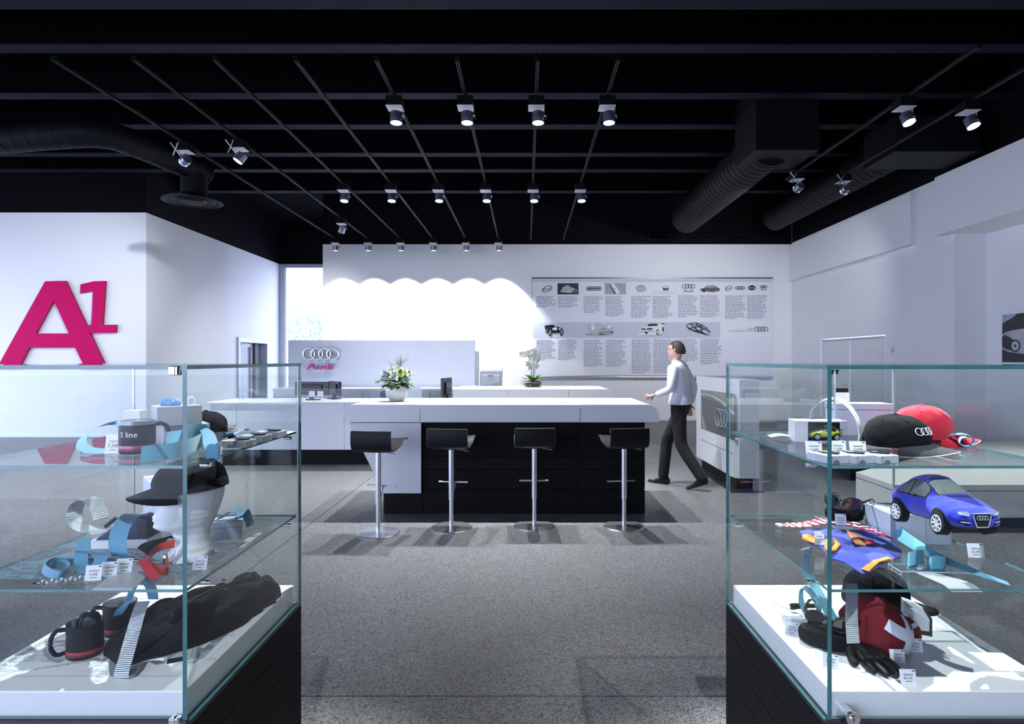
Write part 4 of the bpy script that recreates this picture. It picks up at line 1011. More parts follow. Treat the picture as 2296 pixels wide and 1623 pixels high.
# ------------------------------------------------------------------ heads (display mannequin and person share the loft)
def head_geo(S=1.0, nz=64, na=64, neck=True):
    st = [(0.00, 0.066, -0.078, 0.078), (0.03, 0.062, -0.072, 0.072), (0.10, 0.050, -0.062, 0.060), (0.20, 0.043, -0.058, 0.054), (0.28, 0.045, -0.060, 0.054), (0.325, 0.060, -0.064, 0.056),
          (0.355, 0.088, -0.068, 0.058), (0.385, 0.096, -0.072, 0.061), (0.42, 0.095, -0.077, 0.064), (0.48, 0.096, -0.084, 0.068), (0.54, 0.095, -0.090, 0.071), (0.60, 0.092, -0.096, 0.073),
          (0.66, 0.091, -0.100, 0.075), (0.715, 0.099, -0.102, 0.077), (0.78, 0.097, -0.102, 0.077), (0.86, 0.085, -0.094, 0.070), (0.92, 0.066, -0.076, 0.056), (0.965, 0.042, -0.052, 0.037), (0.99, 0.018, -0.026, 0.016), (1.0, 0.001, -0.006, 0.001)]
    H = 0.285
    def at(z):
        for i in range(len(st)-1):
            if st[i][0] <= z <= st[i+1][0]:
                t = (z-st[i][0])/(st[i+1][0]-st[i][0]); t = t*t*(3-2*t)
                return [st[i][k]+(st[i+1][k]-st[i][k])*t for k in (1, 2, 3)]
        return st[-1][1:]
    def fn(u, v):
        z = u; yf, yb, hw = at(z); a = math.tau*v; c, s = math.cos(a), math.sin(a)
        x = hw*math.copysign(abs(c)**0.88, c); yc = (yf+yb)/2*0.35+(-0.01)*0.65
        y = yc+((yf-yc) if s > 0 else (yc-yb))*math.copysign(abs(s)**(0.80 if s > 0 else 0.9), s)
        if s > 0.15:
            f = lambda cz, w: math.exp(-((z-cz)/w)**2)
            nr = max(0, min(1, (0.70-z)/0.13))*(1 if z > 0.565 else math.exp(-((z-0.565)/0.013)**2))
            y += 0.026*nr*math.exp(-(x/(0.0075+0.006*nr))**2)
            y += (0.006*f(0.49, 0.016)+0.006*f(0.455, 0.016)-0.003*f(0.472, 0.006))*math.exp(-(x/0.022)**2)
            y += 0.004*f(0.375, 0.03)*math.exp(-(x/0.02)**2)
            y -= 0.010*f(0.655, 0.030)*(math.exp(-((abs(x)-0.030)/0.016)**2))
            y += 0.005*f(0.715, 0.018)*math.exp(-((abs(x)-0.028)/0.022)**2)
            y += 0.003*f(0.655, 0.016)*(math.exp(-((abs(x)-0.030)/0.012)**2))
        return (x*S, y*S, z*H*S)
    g = G().grid(fn, nz, na, closed_v=True)
    g.f.append(tuple(range(na-1, -1, -1))); g.m.append(0)
    return g

# ------------------------------------------------------------------ walking person
pe = thing('person', 'person in white shirt and black trousers walking left beside the bar', 'person', (1.84, 7.18, 0), math.atan2(0.85, 0.53)*0+math.radians(58))
pv = [(0, 0, 0.98), (0, 0.0, 1.12), (0, 0.02, 1.28), (0, 0.035, 1.42), (0, 0.05, 1.50),                     # pelvis, waist, chest, upper chest, neck
      (0.17, 0.03, 1.42), (0.22, -0.10, 1.19), (0.21, -0.06, 0.98),                                          # right arm back
      (-0.17, 0.03, 1.42), (-0.22, 0.05, 1.17), (-0.20, 0.24, 1.10),                                         # left arm forward, bent
      (0.09, 0.01, 0.92), (0.09, 0.20, 0.53), (0.09, 0.250, 0.035),                                           # right leg forward
      (-0.09, 0.0, 0.92), (-0.09, -0.03, 0.51), (-0.09, -0.325, 0.085)]                                        # left leg trailing
pe_e = [(0, 1), (1, 2), (2, 3), (3, 4), (3, 5), (5, 6), (6, 7), (3, 8), (8, 9), (9, 10), (0, 11), (11, 12), (12, 13), (0, 14), (14, 15), (15, 16)]
pr_ = [(0.165, 0.125), (0.155, 0.115), (0.175, 0.12), (0.16, 0.105), 0.055, 0.070, 0.052, 0.036, 0.070, 0.052, 0.036, 0.100, 0.078, 0.068, 0.100, 0.078, 0.066]
bv, bf = skin(pv, pe_e, pr_, 0, 2)
g = G().add(bv, bf)
for k, f in enumerate(g.f):
    c = sum((Vector(g.v[i]) for i in f), Vector())/len(f)
    arm = abs(c.x) > 0.172
    if c.z < 1.03 and not (arm and c.z > 0.9): g.m[k] = 1
    elif c.z > 1.485: g.m[k] = 2
    else: g.m[k] = 0
hg = head_geo(0.93, 44, 48); off = Vector((0, 0.055, 1.462))
no = len(g.v); g.add([Vector(p)+off for p in hg.v], hg.f, 2)
for s in (-1, 1):                                                                                            # ears
    e = G().lathe([(0.001, -0.03), (0.012, -0.022), (0.017, 0.0), (0.012, 0.024), (0.001, 0.032)], (0, 0, 0), 10, 2, 0.5, 1.0)
    g.add([Vector(p)+Vector((s*0.072, 0.045, 1.63)) for p in e.v], e.f, 2)
ring_ = [Vector(q) for q in bv if 1.01 < q.z < 1.07 and abs(q.x) < 0.172]
hx_ = max(abs(q.x) for q in ring_)+0.016; hy0, hy1 = min(q.y for q in ring_)-0.022, max(q.y for q in ring_)+0.022
G().lathe([(1.02, -0.040), (1.01, -0.01), (0.97, 0.03), (0.92, 0.07), (0.80, 0.11)], (0, (hy0+hy1)/2, 1.03), 36, 0, hx_, (hy1-hy0)/2).build('shirt_hem', 'shirt_white', pe, sm='all')
body = g.build('body', ['shirt_white', 'trouser_black', 'skin'], pe, sm='all')
def hair(u, v):
    a = math.tau*v; s = math.sin(a); zc = 1.692 if s > 0.55 else (1.585 if s < -0.35 else 1.585+(1.692-1.585)*((s+0.35)/0.9)**1.2)
    e0 = math.asin((zc-1.625)/0.122); el = e0+(math.pi/2-e0)*u
    return (0.0795*math.cos(el)*math.cos(a), 0.047+0.1065*math.cos(el)*s, 1.625+0.122*math.sin(el))
G().grid(hair, 16, 40, closed_v=True).build('hair', 'hair_dark', pe, sm='all')
g = G().lathe([(0.058, 0.0), (0.064, 0.0), (0.060, 0.035), (0.056, 0.035)], (0, 0.045, 1.475), 24); g.build('collar', 'shirt_white', pe, sm=True)
def hand(wrist, fwd, side, curl):
    wrist = Vector(wrist); f = Vector(fwd).normalized(); s = Vector(side).normalized(); n = f.cross(s)
    V = [wrist, wrist+f*0.05, wrist+f*0.085]; E = [(0, 1), (1, 2)]; Rr = [(0.026, 0.02), (0.036, 0.016), (0.034, 0.014)]
    for q, (o, L) in enumerate(((-0.027, 0.062), (-0.009, 0.074), (0.009, 0.070), (0.026, 0.054))):
        b = len(V); p = wrist+f*0.095+s*o; d = f
        V.append(p); E.append((2, b)); Rr.append(0.0095)
        for j in range(2):
            d = (d+n*curl).normalized(); p = p+d*L*0.5; V.append(p); E.append((b+j, b+j+1)); Rr.append(0.0085-0.001*j)
    b = len(V); V += [wrist+f*0.04-s*0.038, wrist+f*0.075-s*0.050+n*0.01]; E += [(1, b), (b, b+1)]; Rr += [0.010, 0.009]
    return skin(V, E, Rr, 0, 1)
for w, f_, sd, c_ in (((0.21, -0.06, 0.985), (0.0, 0.12, -1), (0, 1, 0), 0.25), ((-0.20, 0.245, 1.10), (0.1, 1, -0.25), (0, 0.2, 1), 0.35)):
    a, b = hand(w, f_, sd, c_); G().add(a, b).build('hand', 'skin', pe, sm='all')
def shoe(loc, pitch):
    def fn(u, v):
        a = math.tau*v; y = -0.085+0.285*u; w = 0.040*(math.sin(math.pi*min(1, max(0.02, 0.1+u*0.95)))**0.45); h = (0.085 if u < 0.35 else 0.085-0.045*min(1, (u-0.35)/0.4))*(1 if u < 0.93 else (1-u)/0.07*0.6+0.4)
        k = 0.35 if u in (0, 1) else 1.0
        return (w*k*math.cos(a), y, max(0.0, h*0.5+h*0.55*k*math.sin(a)))
    g = G().grid(fn, 16, 20, closed_v=True); g.f += [tuple(range(20)), tuple(range(16*20-1, 15*20-1, -1))]; g.m += [0, 0]
    M = Matrix.Translation(loc) @ Matrix.Rotation(pitch, 4, 'X')
    g.xf(M).build('shoe', 'shoe_black', pe, sm='all')
shoe((0.09, 0.245, 0.0), 0.0); shoe((-0.09, -0.285, 0.065), math.radians(-22))
# ------------------------------------------------------------------ glass showcases
Y0, Y1, ZG, ZTOP = 1.42, 2.14, 0.660, 1.507
ZP, ZL, ZU = 0.727, 0.972, 1.267                    # platform, lower shelf and upper shelf surfaces
SH = 0.007
def showcase(X0, X1, label, inner):
    t = thing('glass_showcase', label, 'showcase', ((X0+X1)/2, (Y0+Y1)/2, 0), world=True, group='glass showcases')
    w = 0.010
    G().pane(X0, X0+w, Y0, Y1, ZG, ZTOP-w, 'x').build('side_pane', ['glass', 'glass_edge' if inner < 0 else 'glass_rim'], t)
    G().pane(X1-w, X1, Y0, Y1, ZG, ZTOP-w, 'x').build('side_pane', ['glass', 'glass_edge' if inner > 0 else 'glass_rim'], t)
    G().pane(X0+w+0.001, X1-w-0.001, Y0+0.001, Y0+0.007, ZG+0.012, ZTOP-w-0.002, 'y').build('front_door', ['glass', 'glass_edge'], t)
    G().pane(X0+w+0.001, X1-w-0.001, Y1-0.009, Y1-0.001, ZG, ZTOP-w-0.002, 'y').build('back_pane', ['glass', 'glass_rim'], t)
    G().pane(X0, X1, Y0, Y1, ZTOP-w, ZTOP, 'z').build('top_pane', ['glass', 'glass_edge'], t)
    for z in (ZL, ZU):
        G().pane(X0+w+0.002, X1-w-0.002, Y0+0.016, Y1-0.014, z-SH, z, 'z').build('shelf', ['glass', 'glass_edge_light'], t)
        for y in (Y0+0.10, Y1-0.10):
            for x, s in ((X0+w, 1), (X1-w, -1)):
                G().cyl((x-s*0.013, y, z-SH-0.006), (x+s*0.012, y, z-SH-0.006), 0.0055, seg=12).build('shelf_pin', 'chrome', t, sm=True)
    box('plinth_tray', X0+0.018, X1-0.018, Y0+0.020, Y1-0.02, ZG-0.002, ZP, 'platform_white', t, bev=0.003)
    box('base_top', X0, X1, Y0, Y1, ZG-0.012, ZG-0.002, 'plastic_black', t)
    box('front_rail', X0, X1, Y0-0.004, Y0+0.010, ZG-0.004, ZG+0.010, 'dark_metal', t)
    box('rail_strip', X0, X1, Y0-0.005, Y0-0.004, ZG+0.000, ZG+0.003, 'chrome', t)
    box('base_core', X0+0.02, X1-0.02, Y0+0.02, Y1-0.02, 0, ZG-0.012, 'black_wood', t)
    n = 8; h = (ZG-0.014)/n
    for k in range(n):
        a, b = k*h+0.0015, (k+1)*h-0.0015
        box('board', X0, X0+0.02, Y0, Y1, a, b, 'black_wood', t); box('board', X1-0.02, X1, Y0, Y1, a, b, 'black_wood', t)
        box('board', X0+0.02, X1-0.02, Y0, Y0+0.02, a, b, 'black_wood', t); box('board', X0+0.02, X1-0.02, Y1-0.02, Y1, a, b, 'black_wood', t)
    return t
cl = showcase(-1.40, -0.80, 'glass showcase on black base at the left, holding the white mannequin head', 1)
cr = showcase(0.71, 1.31, 'glass showcase on black base at the right, holding the blue plush car', -1)
# fittings: pivot hinges on the left case door, cam lock and pad on the right case
for z0, z1 in ((ZTOP-0.024, ZTOP+0.0), (ZG-0.006, ZG+0.018)):
    G().box(-0.840, -0.824, Y0-0.008, Y0+0.014, z0-0.0, z1-0.002).cyl((-0.824, Y0+0.003, z0), (-0.824, Y0+0.003, z1-0.002), 0.010, seg=16).build('door_hinge', 'chrome', cl, bev=0.002)
lk = P(1905, 1607, 1.41)
lo = G().cyl((lk.x, Y0+0.03, lk.z+0.004), (lk.x, Y0-0.022, lk.z+0.004), 0.0125, seg=24).cyl((lk.x, Y0-0.022, lk.z+0.004), (lk.x, Y0-0.027, lk.z+0.004), 0.016, seg=24).cyl((lk.x, Y0-0.027, lk.z+0.004), (lk.x, Y0-0.029, lk.z+0.004), 0.008, seg=20).build('door_lock', 'chrome', cr, sm=True)
box('key_slot', lk.x-0.0012, lk.x+0.0012, Y0-0.0295, Y0-0.0288, lk.z-0.001, lk.z+0.009, 'dark_gap', cr)
G().cyl((0.735, Y0+0.02, ZTOP-0.011), (0.735, Y0+0.02, ZTOP-0.022), 0.012, 0.009, seg=16).build('rubber_pad', 'plastic_black', cr, sm=True)
G().box(0.728, 0.731, Y0+0.002, Y0+0.006, ZTOP-0.012-0.10, ZTOP-0.012).build('seal_strip', 'acrylic_edge', cr)

# ------------------------------------------------------------------ small goods: builders
def price_card(loc, rz, price, label, w=0.040, h=0.036, lean=14):
    t = thing('price_card', label, 'price card', loc, rz, group='price cards')
    M = Matrix.Rotation(math.radians(-lean), 4, 'X')
    G().box(-w/2, w/2, -0.0005, 0.0005, 0.0, h).xf(M).build('card', 'card_white', t)
    g = G()
    def ln(x0, x1, z, th): g.add([M @ Vector(p) for p in ((x0, -0.0009, z-th), (x1, -0.0009, z-th), (x1, -0.0009, z+th), (x0, -0.0009, z+th))], [(0, 1, 2, 3)])
    ln(-w*0.30, w*0.34, h*0.66, 0.0004); ln(-w*0.26, w*0.30, h*0.60, 0.0004); ln(-w*0.2, w*0.2, h*0.20, 0.0006)
    text_into(g, price, h*0.22, M @ Matrix.Translation((0, -0.0009, h*0.40)) @ FRONT)
    for q in range(4): g.add([M @ (Vector(p)*0.0022+Vector((w*(0.30+0.04*q), -0.0009, h*0.9))) for p in ((-0.5, 0, -0.5), (0.5, 0, -0.5), (0.5, 0, 0.5), (-0.5, 0, 0.5))], [(0, 1, 2, 3)])
    g.build('print', 'ink_black', t)
    G().box(-w*0.22, w*0.22, -0.002, 0.012, 0.0, 0.0012).build('clip', 'acrylic_edge', t)
    return t
def ribbon(name, label, path, wvec, m='ribbon_blue', sub=7, t=0.0009, cat='ribbon'):
    o = G().ribbon(path, wvec, t, sub=sub).build(name, m, sm=60)
    return tag(o, label, cat, 'decorative ribbons')
def gift_box(name, label, loc, rz, sx, sy, sz, m='box_grey', lid=0.0, cat='box', face=None):
    t = thing(name, label, cat, loc, rz)
    G().box(-sx/2, sx/2, -sy/2, sy/2, 0, sz-(lid if lid else 0.0)-(0.001 if lid else 0)).build('carton', m, t, bev=0.001)
    if lid: G().box(-sx/2-0.001, sx/2+0.001, -sy/2-0.001, sy/2+0.001, sz-lid, sz).build('lid', m, t, bev=0.001)
    if face: G().box(-sx/2+0.004, sx/2-0.004, -sy/2-0.0006, -sy/2-0.0001, sz*0.15, sz*0.5).build('label_sticker', face, t)
    return t
def key_fob_box(label, loc, rz, sx, sy, sz, m):
    t = thing('key_fob_box', label, 'box', loc, rz, group='small boxes with key fobs')
    b = G().box(-sx/2, sx/2, -sy/2, sy/2, 0, sz).build('carton', m, t, bev=0.0012)
    G().box(-sx*0.36, -sx*0.34, -sy/2-0.0005, -sy/2, 0.0, sz).build('flap_seam', 'seam_dark', b)
    G().prism(arc(-sx*0.12, 0.0, sz*0.5, 0, 180, 10), -sy/2-0.0006, -sy/2-0.0001).build('finger_notch', 'seam_dark', b)
    return t
def key_fob(label, loc, rz, L=0.040):
    t = thing('key_fob', label, 'key fob', loc, rz, group='black key fobs')
    G().prism([(-0.010, -L*0.5), (0.010, -L*0.5), (0.012, 0), (0.009, L*0.42), (-0.009, L*0.42), (-0.012, 0)], 0.0006, 0.0052, 'z').build('tag_plate', 'fob_black', t, bev=0.0015)
    G().torus((0, L*0.62, 0.0022), 0.0095, 0.0012, 'z', 20, 6).torus((0, L*0.48, 0.0026), 0.005, 0.001, 'z', 14, 6).build('key_ring', 'chrome', t, sm='all')
    return t
def mug(name, label, loc, rz, r=0.042, h=0.088, lid=False, band='band_red', text=None):
    t = thing(name, label, 'mug', loc, rz)
    if lid:
        G().lathe([(0.001, 0), (r*0.93, 0), (r, 0.006), (r, h*0.88)], seg=40).build('cup', 'ceramic_black', t, sm=True)
        G().lathe([(r, h*0.88), (r*1.02, h*0.88), (r*1.02, h), (r*0.94, h), (r*0.90, h*0.96), (0.001, h*0.96)], seg=40).build('lid', 'lid_grey', t, sm=True)
    else:
        G().lathe([(0.001, 0), (r*0.92, 0), (r, 0.005), (r, h), (r*0.94, h)], seg=40).build('cup', 'ceramic_black', t, sm=True)
        G().lathe([(r*0.94, h), (r*0.91, 0.012), (0.001, 0.010)], seg=40).build('inside', 'ceramic_inside', t, sm=True)
    b = G().lathe([(r*1.004, h*0.15), (r*1.006, h*0.155), (r*1.006, h*0.25), (r*1.004, h*0.255)], seg=40).build('band', band, t, sm=True)
    b2 = G().lathe([(r*1.004, h*0.11), (r*1.006, h*0.112), (r*1.006, h*0.125), (r*1.004, h*0.127)], seg=40).build('band', band, t, sm=True)
    hp = smooth([(r*0.96, 0, h*0.86), (r+0.018, 0, h*0.88), (r+0.030, 0, h*0.68), (r+0.030, 0, h*0.36), (r+0.018, 0, h*0.16), (r*0.96, 0, h*0.18)], 5)
    G().tube(hp, 0.0058, 10).build('handle', 'ceramic_black', t, sm=True)
    if text:
        g = G(); vs_, fs = text_geo(text[0], text[1])
        g.add([((r+0.0006)*math.cos(text[2]+x/r), (r+0.0006)*math.sin(text[2]+x/r), text[3]+y) for x, y, z in vs_], fs)
        g.build('print', 'ink_white', t)
    return t
def cap(name, label, loc, rz, m, m_brim=None, S=1.0, tilt=(0, 0), logo=False, droop=1.0, edge=None, flat_=1.0, group=None, pk_=1.0):
    """baseball cap, peak towards local -Y"""
    t = thing(name, label, 'cap', loc, rot=(tilt[0], tilt[1], rz), group='caps in the showcases')
    def crown(u, v):
        a = math.tau*v; el = u*math.pi/2
        seam = 1-0.012*math.exp(-((((v*6) % 1)-0.5)/0.5)**2*0)-0.010*math.exp(-(min((v*6) % 1, 1-(v*6) % 1)/0.05)**2)
        ft = 1+0.10*max(0, -math.sin(a))*math.sin(el*2)*0.6
        r_ = math.cos(el)**0.72*seam*ft
        wr = 0.0022*noise.noise((math.cos(a)*3, math.sin(a)*3, u*5+S*7))
        return (S*(0.082+wr)*r_*math.cos(a), S*(0.094+wr)*r_*math.sin(a), S*flat_*(0.108*math.sin(el)**0.9+wr))
    cw = G().grid(crown, 26, 72, closed_v=True).build('crown', m, t, sm='all')
    def brim(u, v, off=0.0):
        a = math.radians(-90+(v*2-1)*62); c, s = math.cos(a), math.sin(a)
        inx, iny = 0.081*c, 0.093*s
        ext = 0.072*pk_*math.cos((v*2-1)*math.pi/2)**0.55
        x = inx*(1+0.12*u*(1-abs(v*2-1))); y = iny-ext*u
        return (S*x, S*y, S*(0.010-droop*(0.030*(x/0.075)**2*(0.35+0.65*u))-0.012*u+off))
    g = G().grid(lambda u, v: brim(u, v, 0.002), 8, 26).grid(lambda u, v: brim(u, v, -0.002), 8, 26)
    o = 8*26
    for j in range(25): g.f.append((7*26+j, 7*26+j+1, o+7*26+j+1, o+7*26+j)); g.m.append(1 if edge else 0)
    pk = g.build('peak', [m_brim or m, edge or m], t, sm=60, fix=True)
    if edge: G().tube([brim(1.005, v/25) for v in range(26)], 0.0016*S, 6).build('piping', edge, pk, sm=True)
    G().lathe([(0.001, 0.006), (0.006, 0.004), (0.008, 0.0)], (0, 0, S*flat_*0.106), 12).build('button', m, t, sm=True)
    for a in (-130, -50, 10, 170):
        p = crown(0.62, (a % 360)/360); G().torus(p, 0.003, 0.0008, 'z', 12, 5).build('eyelet', m, cw)
    if logo:
        for q in range(4):
            pts = []
            for k in range(24):
                b = math.tau*k/24; v = (0.735+(-0.055+0.034*q)+0.024*math.cos(b)); u = 0.34+0.085*math.sin(b)
                p = Vector(crown(u, v)); n_ = Vector((p.x, p.y, p.z*0.4)).normalized(); pts.append(p+n_*0.0015)
            G().tube(pts, 0.0012, 6, closed=True).build('embroidered_ring', 'fabric_white', cw, sm=True)
    return t
def toy_car(name, label, loc, rot, S, m_body, m_win, m_tyre, m_rim, plush=True, cat='plush toy'):
    """small car, nose towards local -Y; S = length"""
    t = thing(name, label, cat, loc, rot=rot)
    def top(s):                                       # s: 0 nose .. 1 tail
        pts = [(0, 0.150), (0.03, 0.205), (0.10, 0.245), (0.22, 0.285), (0.32, 0.320), (0.42, 0.395), (0.52, 0.445), (0.62, 0.450), (0.72, 0.425), (0.82, 0.370), (0.92, 0.310), (0.98, 0.255), (1, 0.17)]
        for (a, b), (c, d) in zip(pts, pts[1:]):
            if a <= s <= c: k = (s-a)/(c-a); k = k*k*(3-2*k)*0.5+k*0.5; return b+(d-b)*k
        return 0.15
    def half(s):
        return 0.245*min(1, (max(s, 0.0)/0.10)**0.45*0.40+0.60)*min(1, (max(1-s, 0)/0.10)**0.45*0.36+0.64)*(1+0.05*math.exp(-((s-0.2)/0.1)**2)+0.06*math.exp(-((s-0.8)/0.1)**2)) 
    def fn(u, v):
        s = u; zt = top(s); zb = 0.075+(0.03*(1-s/0.08) if s < 0.08 else 0)+(0.03*(s-0.92)/0.08 if s > 0.92 else 0)
        hw = half(s); belt = min(zt, 0.265+0.02*math.sin(math.pi*s)); a = math.tau*v
        if u <= 0 or u >= 1: hw *= 0.86
        c, sn = math.cos(a), math.sin(a)
        if sn >= 0:
            zz = belt*0.72+(zt-belt*0.72)*sn**0.85
            kk = max(0, (zz-belt)/max(0.02, 0.45-0.265)); ww = hw*(1-0.30*kk**0.9)
            x = ww*math.copysign(abs(c)**0.55, c)
        else:
            zz = belt*0.72+(belt*0.72-zb)*-abs(sn)**0.9; x = hw*math.copysign(abs(c)**0.45, c)*(1-0.06*abs(sn))
        pf = 0.010*noise.noise((x*7, s*6, zz*7+3))+0.004*noise.noise((x*20, s*16, zz*20)) if plush else 0.0
        return (x*(1+pf)*S, (s-0.5)*S, zz*(1+pf*0.8)*S)
    NU, NV = (230, 170) if plush else (90, 72)
    g = G().grid(fn, NU, NV, closed_v=True)
    g.f += [tuple(range(NV)), tuple(range(NU*NV-1, (NU-1)*NV-1, -1))]; g.m += [0, 0]
    for k, f in enumerate(g.f):
        c = sum((Vector(g.v[i]) for i in f), Vector())/len(f)/S; s = c.y+0.5; x = abs(c.x)
        if len(f) > 4: continue
        tp_ = top(s)
        if c.z < 0.105: g.m[k] = 2
        # windscreen, rear window and side windows, each with a dark border
        def win(e):
            if 0.325-e < s < 0.475+e and c.z > tp_-0.055-e and x < 0.150-0.10*max(0, s-0.38)+e and c.z > 0.29-e: return True
            if 0.76-e < s < 0.90+e and c.z > tp_-0.05-e and x < 0.125+e and c.z > 0.28-e: return True
            return 0.40-e < s < 0.78+e and x > 0.145 and 0.285-e < c.z < 0.285+e+0.125*math.sin(math.pi*min(1, max(0, (s-0.36)/0.44)))**0.7
        if win(0.010): g.m[k] = 2
        if win(0.0): g.m[k] = 1
        if 0.620 < s < 0.635 and x > 0.14 and g.m[k] == 1: g.m[k] = 2
    for wy in (0.215, 0.795):                          # dark wheel arches
        for k, f in enumerate(g.f):
            c = sum((Vector(g.v[i]) for i in f), Vector())/len(f)/S
            if len(f) == 4 and math.hypot(c.y+0.5-wy, c.z-0.105) < 0.118 and abs(c.x) > 0.15: g.m[k] = 2
    bd = g.build('body', [m_body, m_win, 'plush_black', m_body], t, sm='all')
    def outline(pts, par, m='plush_black', r=0.0065): 
        G().tube([Vector(p)*S for p in pts], r*S, 5).build('window_trim', m, par, sm=True)
    for sgn in (-1, 1):
        for wy in (0.215, 0.795):
            hx = half(wy)*S; x = sgn*(hx-0.012*S); c = Vector((x, (wy-0.5)*S, 0.098*S))
            w = G().cyl(c-Vector((sgn*0.055*S, 0, 0)), c+Vector((sgn*0.025*S, 0, 0)), 0.098*S, 0.092*S, seg=24).build('wheel', m_tyre, t, sm=True)
            gg = G(); xo = c+Vector((sgn*0.028*S, 0, 0)); gg.torus(xo, 0.064*S, 0.006*S, 'x', 28, 6)
            gg.cyl(xo-Vector((0.004*S, 0, 0)), xo+Vector((0.004*S, 0, 0)), 0.016*S, seg=12)
            for q in range(8 if plush else 6):
                a = math.tau*q/(8 if plush else 6); gg.tube([xo+Vector((0, math.cos(a)*0.016*S, math.sin(a)*0.016*S)), xo+Vector((0, math.cos(a)*0.062*S, math.sin(a)*0.062*S))], 0.0085*S, 5)
            gg.build('rim', m_rim, w, sm=True)
        # head lamp and lower vent
        hl = G().add([Vector(p)*S for p in ((sgn*0.195, -0.478, 0.205), (sgn*0.115, -0.505, 0.190), (sgn*0.110, -0.507, 0.212), (sgn*0.135, -0.492, 0.228), (sgn*0.200, -0.462, 0.222))], [(0, 1, 2, 3, 4)]).build('head_lamp', 'lamp_pale', t)
        G().add([Vector(p)*S for p in ((sgn*0.20, -0.482, 0.128), (sgn*0.115, -0.512, 0.122), (sgn*0.115, -0.512, 0.155), (sgn*0.20, -0.478, 0.160))], [(0, 1, 2, 3)]).build('lower_vent', 'plush_black', t)
        G().tube([Vector(p)*S for p in ((sgn*0.19, -0.488, 0.144), (sgn*0.12, -0.516, 0.139))], 0.004*S, 5).build('vent_bar', 'rim_white', t)
        # side window trim following the body surface
    gp = [Vector(p)*S for p in ((-0.075, -0.512, 0.212), (0.075, -0.512, 0.212), (0.085, -0.514, 0.19), (0.055, -0.516, 0.105), (-0.055, -0.516, 0.105), (-0.085, -0.514, 0.19))]
    gr_ = G().add(gp, [tuple(range(6))]).build('grille', 'plush_black', t)
    G().tube(gp, 0.0045*S, 6, closed=True).build('grille_frame', 'rim_white', gr_, sm=True)
    for q in range(4): G().torus(Vector((-0.0375+0.025*q, -0.518, 0.178))*S, 0.0165*S, 0.0028*S, 'y', 20, 5).build('emblem_ring', 'box_silver', gr_, sm='all')
    return t
def sunglasses(label, loc, rz, S=1.0, tilt=0.0, open_=1.0):
    t = thing('sunglasses', label, 'sunglasses', loc, rot=(tilt, 0, rz), group='sunglasses')
    for s in (-1, 1):
        def ln(u, v):
            a = math.tau*v; x = s*(0.036+0.030*u*math.cos(a)*(1.05 if s*math.cos(a) > 0 else 0.95)); z = 0.026+0.021*u*math.sin(a)+0.004*u*math.cos(a)*s
            y = 0.55*x*x*8-0.004
            return (x*S, y*S, z*S)
        fr = G().grid(ln, 5, 28, closed_v=True).build('lens', 'lens_black', t, sm='all')
        G().tube([ln(1.04, k/28) for k in range(28)], 0.0032*S, 6, closed=True).build('rim', 'frame_black', fr, sm=True)
        G().tube(smooth([(s*0.066*S, 0.015*S, 0.034*S), (s*0.072*S, 0.05*S, 0.034*S), (s*0.070*S, 0.10*S, 0.030*S), (s*0.064*S, 0.125*S, 0.012*S)], 4), [0.0042*S]*8+[0.0026*S]*5, 6).build('temple', 'frame_black', t, sm=True)
    G().tube([(-0.008*S, -0.004*S, 0.034*S), (0, -0.006*S, 0.037*S), (0.008*S, -0.004*S, 0.034*S)], 0.0034*S, 6).build('bridge', 'frame_black', t, sm=True)
    return t
def hard_case(label, loc, rz, a=0.065, b=0.034, h=0.042, m='fabric_black'):
    t = thing('glasses_case', label, 'case', loc, rz, group='hard cases')
    def prof(z0, z1, k): return [(1.0*k, z0), (1.02*k, (z0+z1)/2), (1.0*k, z1)]
    G().lathe([(0.001, 0), (0.82, 0), (0.97, h*0.15), (1.0, h*0.48)], seg=40, sx=a, sy=b).build('bottom_shell', m, t, sm=True)
    G().lathe([(1.0, h*0.50), (0.99, h*0.66), (0.90, h*0.88), (0.68, h*0.98), (0.001, h)], seg=40, sx=a, sy=b).build('top_shell', m, t, sm=True)
    return t
def riser(label, loc, rz, sx, sy, sz):
    t = thing('acrylic_riser', label, 'stand', loc, rz, group='clear acrylic stands')
    w = 0.003
    G().pane(-sx/2, sx/2, -sy/2, sy/2, sz-w, sz, 'z').build('top_plate', ['acrylic', 'acrylic_edge'], t)
    G().pane(-sx/2, -sx/2+w, -sy/2, sy/2, 0, sz-w, 'x').build('side_plate', ['acrylic', 'acrylic_edge'], t)
    G().pane(sx/2-w, sx/2, -sy/2, sy/2, 0, sz-w, 'x').build('side_plate', ['acrylic', 'acrylic_edge'], t)
    return t
# ------------------------------------------------------------------ LEFT SHOWCASE, upper shelf
def on(px, py, z): return PZ(px, py, z)
v = on(308, 1014, ZU)
mug('travel_mug', 'dark lidded mug with S line print on the upper left shelf', v, math.radians(20), 0.0435, 0.088, lid=True, band='band_pink', text=('S line', 0.021, math.radians(-106), 0.052))
price_card(on(252, 1017, ZU), math.radians(8), '7,32€', 'price card beside the lidded mug', 0.040, 0.052, 12)
ribbon('satin_ribbon', 'blue ribbon loop lying left of the lidded mug', [on(290, 985, ZU)+Vector((0, 0, 0.030)), on(262, 975, ZU)+Vector((0, 0, 0.040)), on(225, 985, ZU)+Vector((0, 0, 0.042)), on(190, 1000, ZU)+Vector((0, 0, 0.028)), on(183, 1010, ZU)+Vector((0, 0, 0.014)),
        on(205, 1013, ZU)+Vector((0, 0, 0.003)), on(245, 1013, ZU)+Vector((0, 0, 0.002)), on(285, 1010, ZU)+Vector((0, 0, 0.002))], (0.004, 0.034, 0.010))
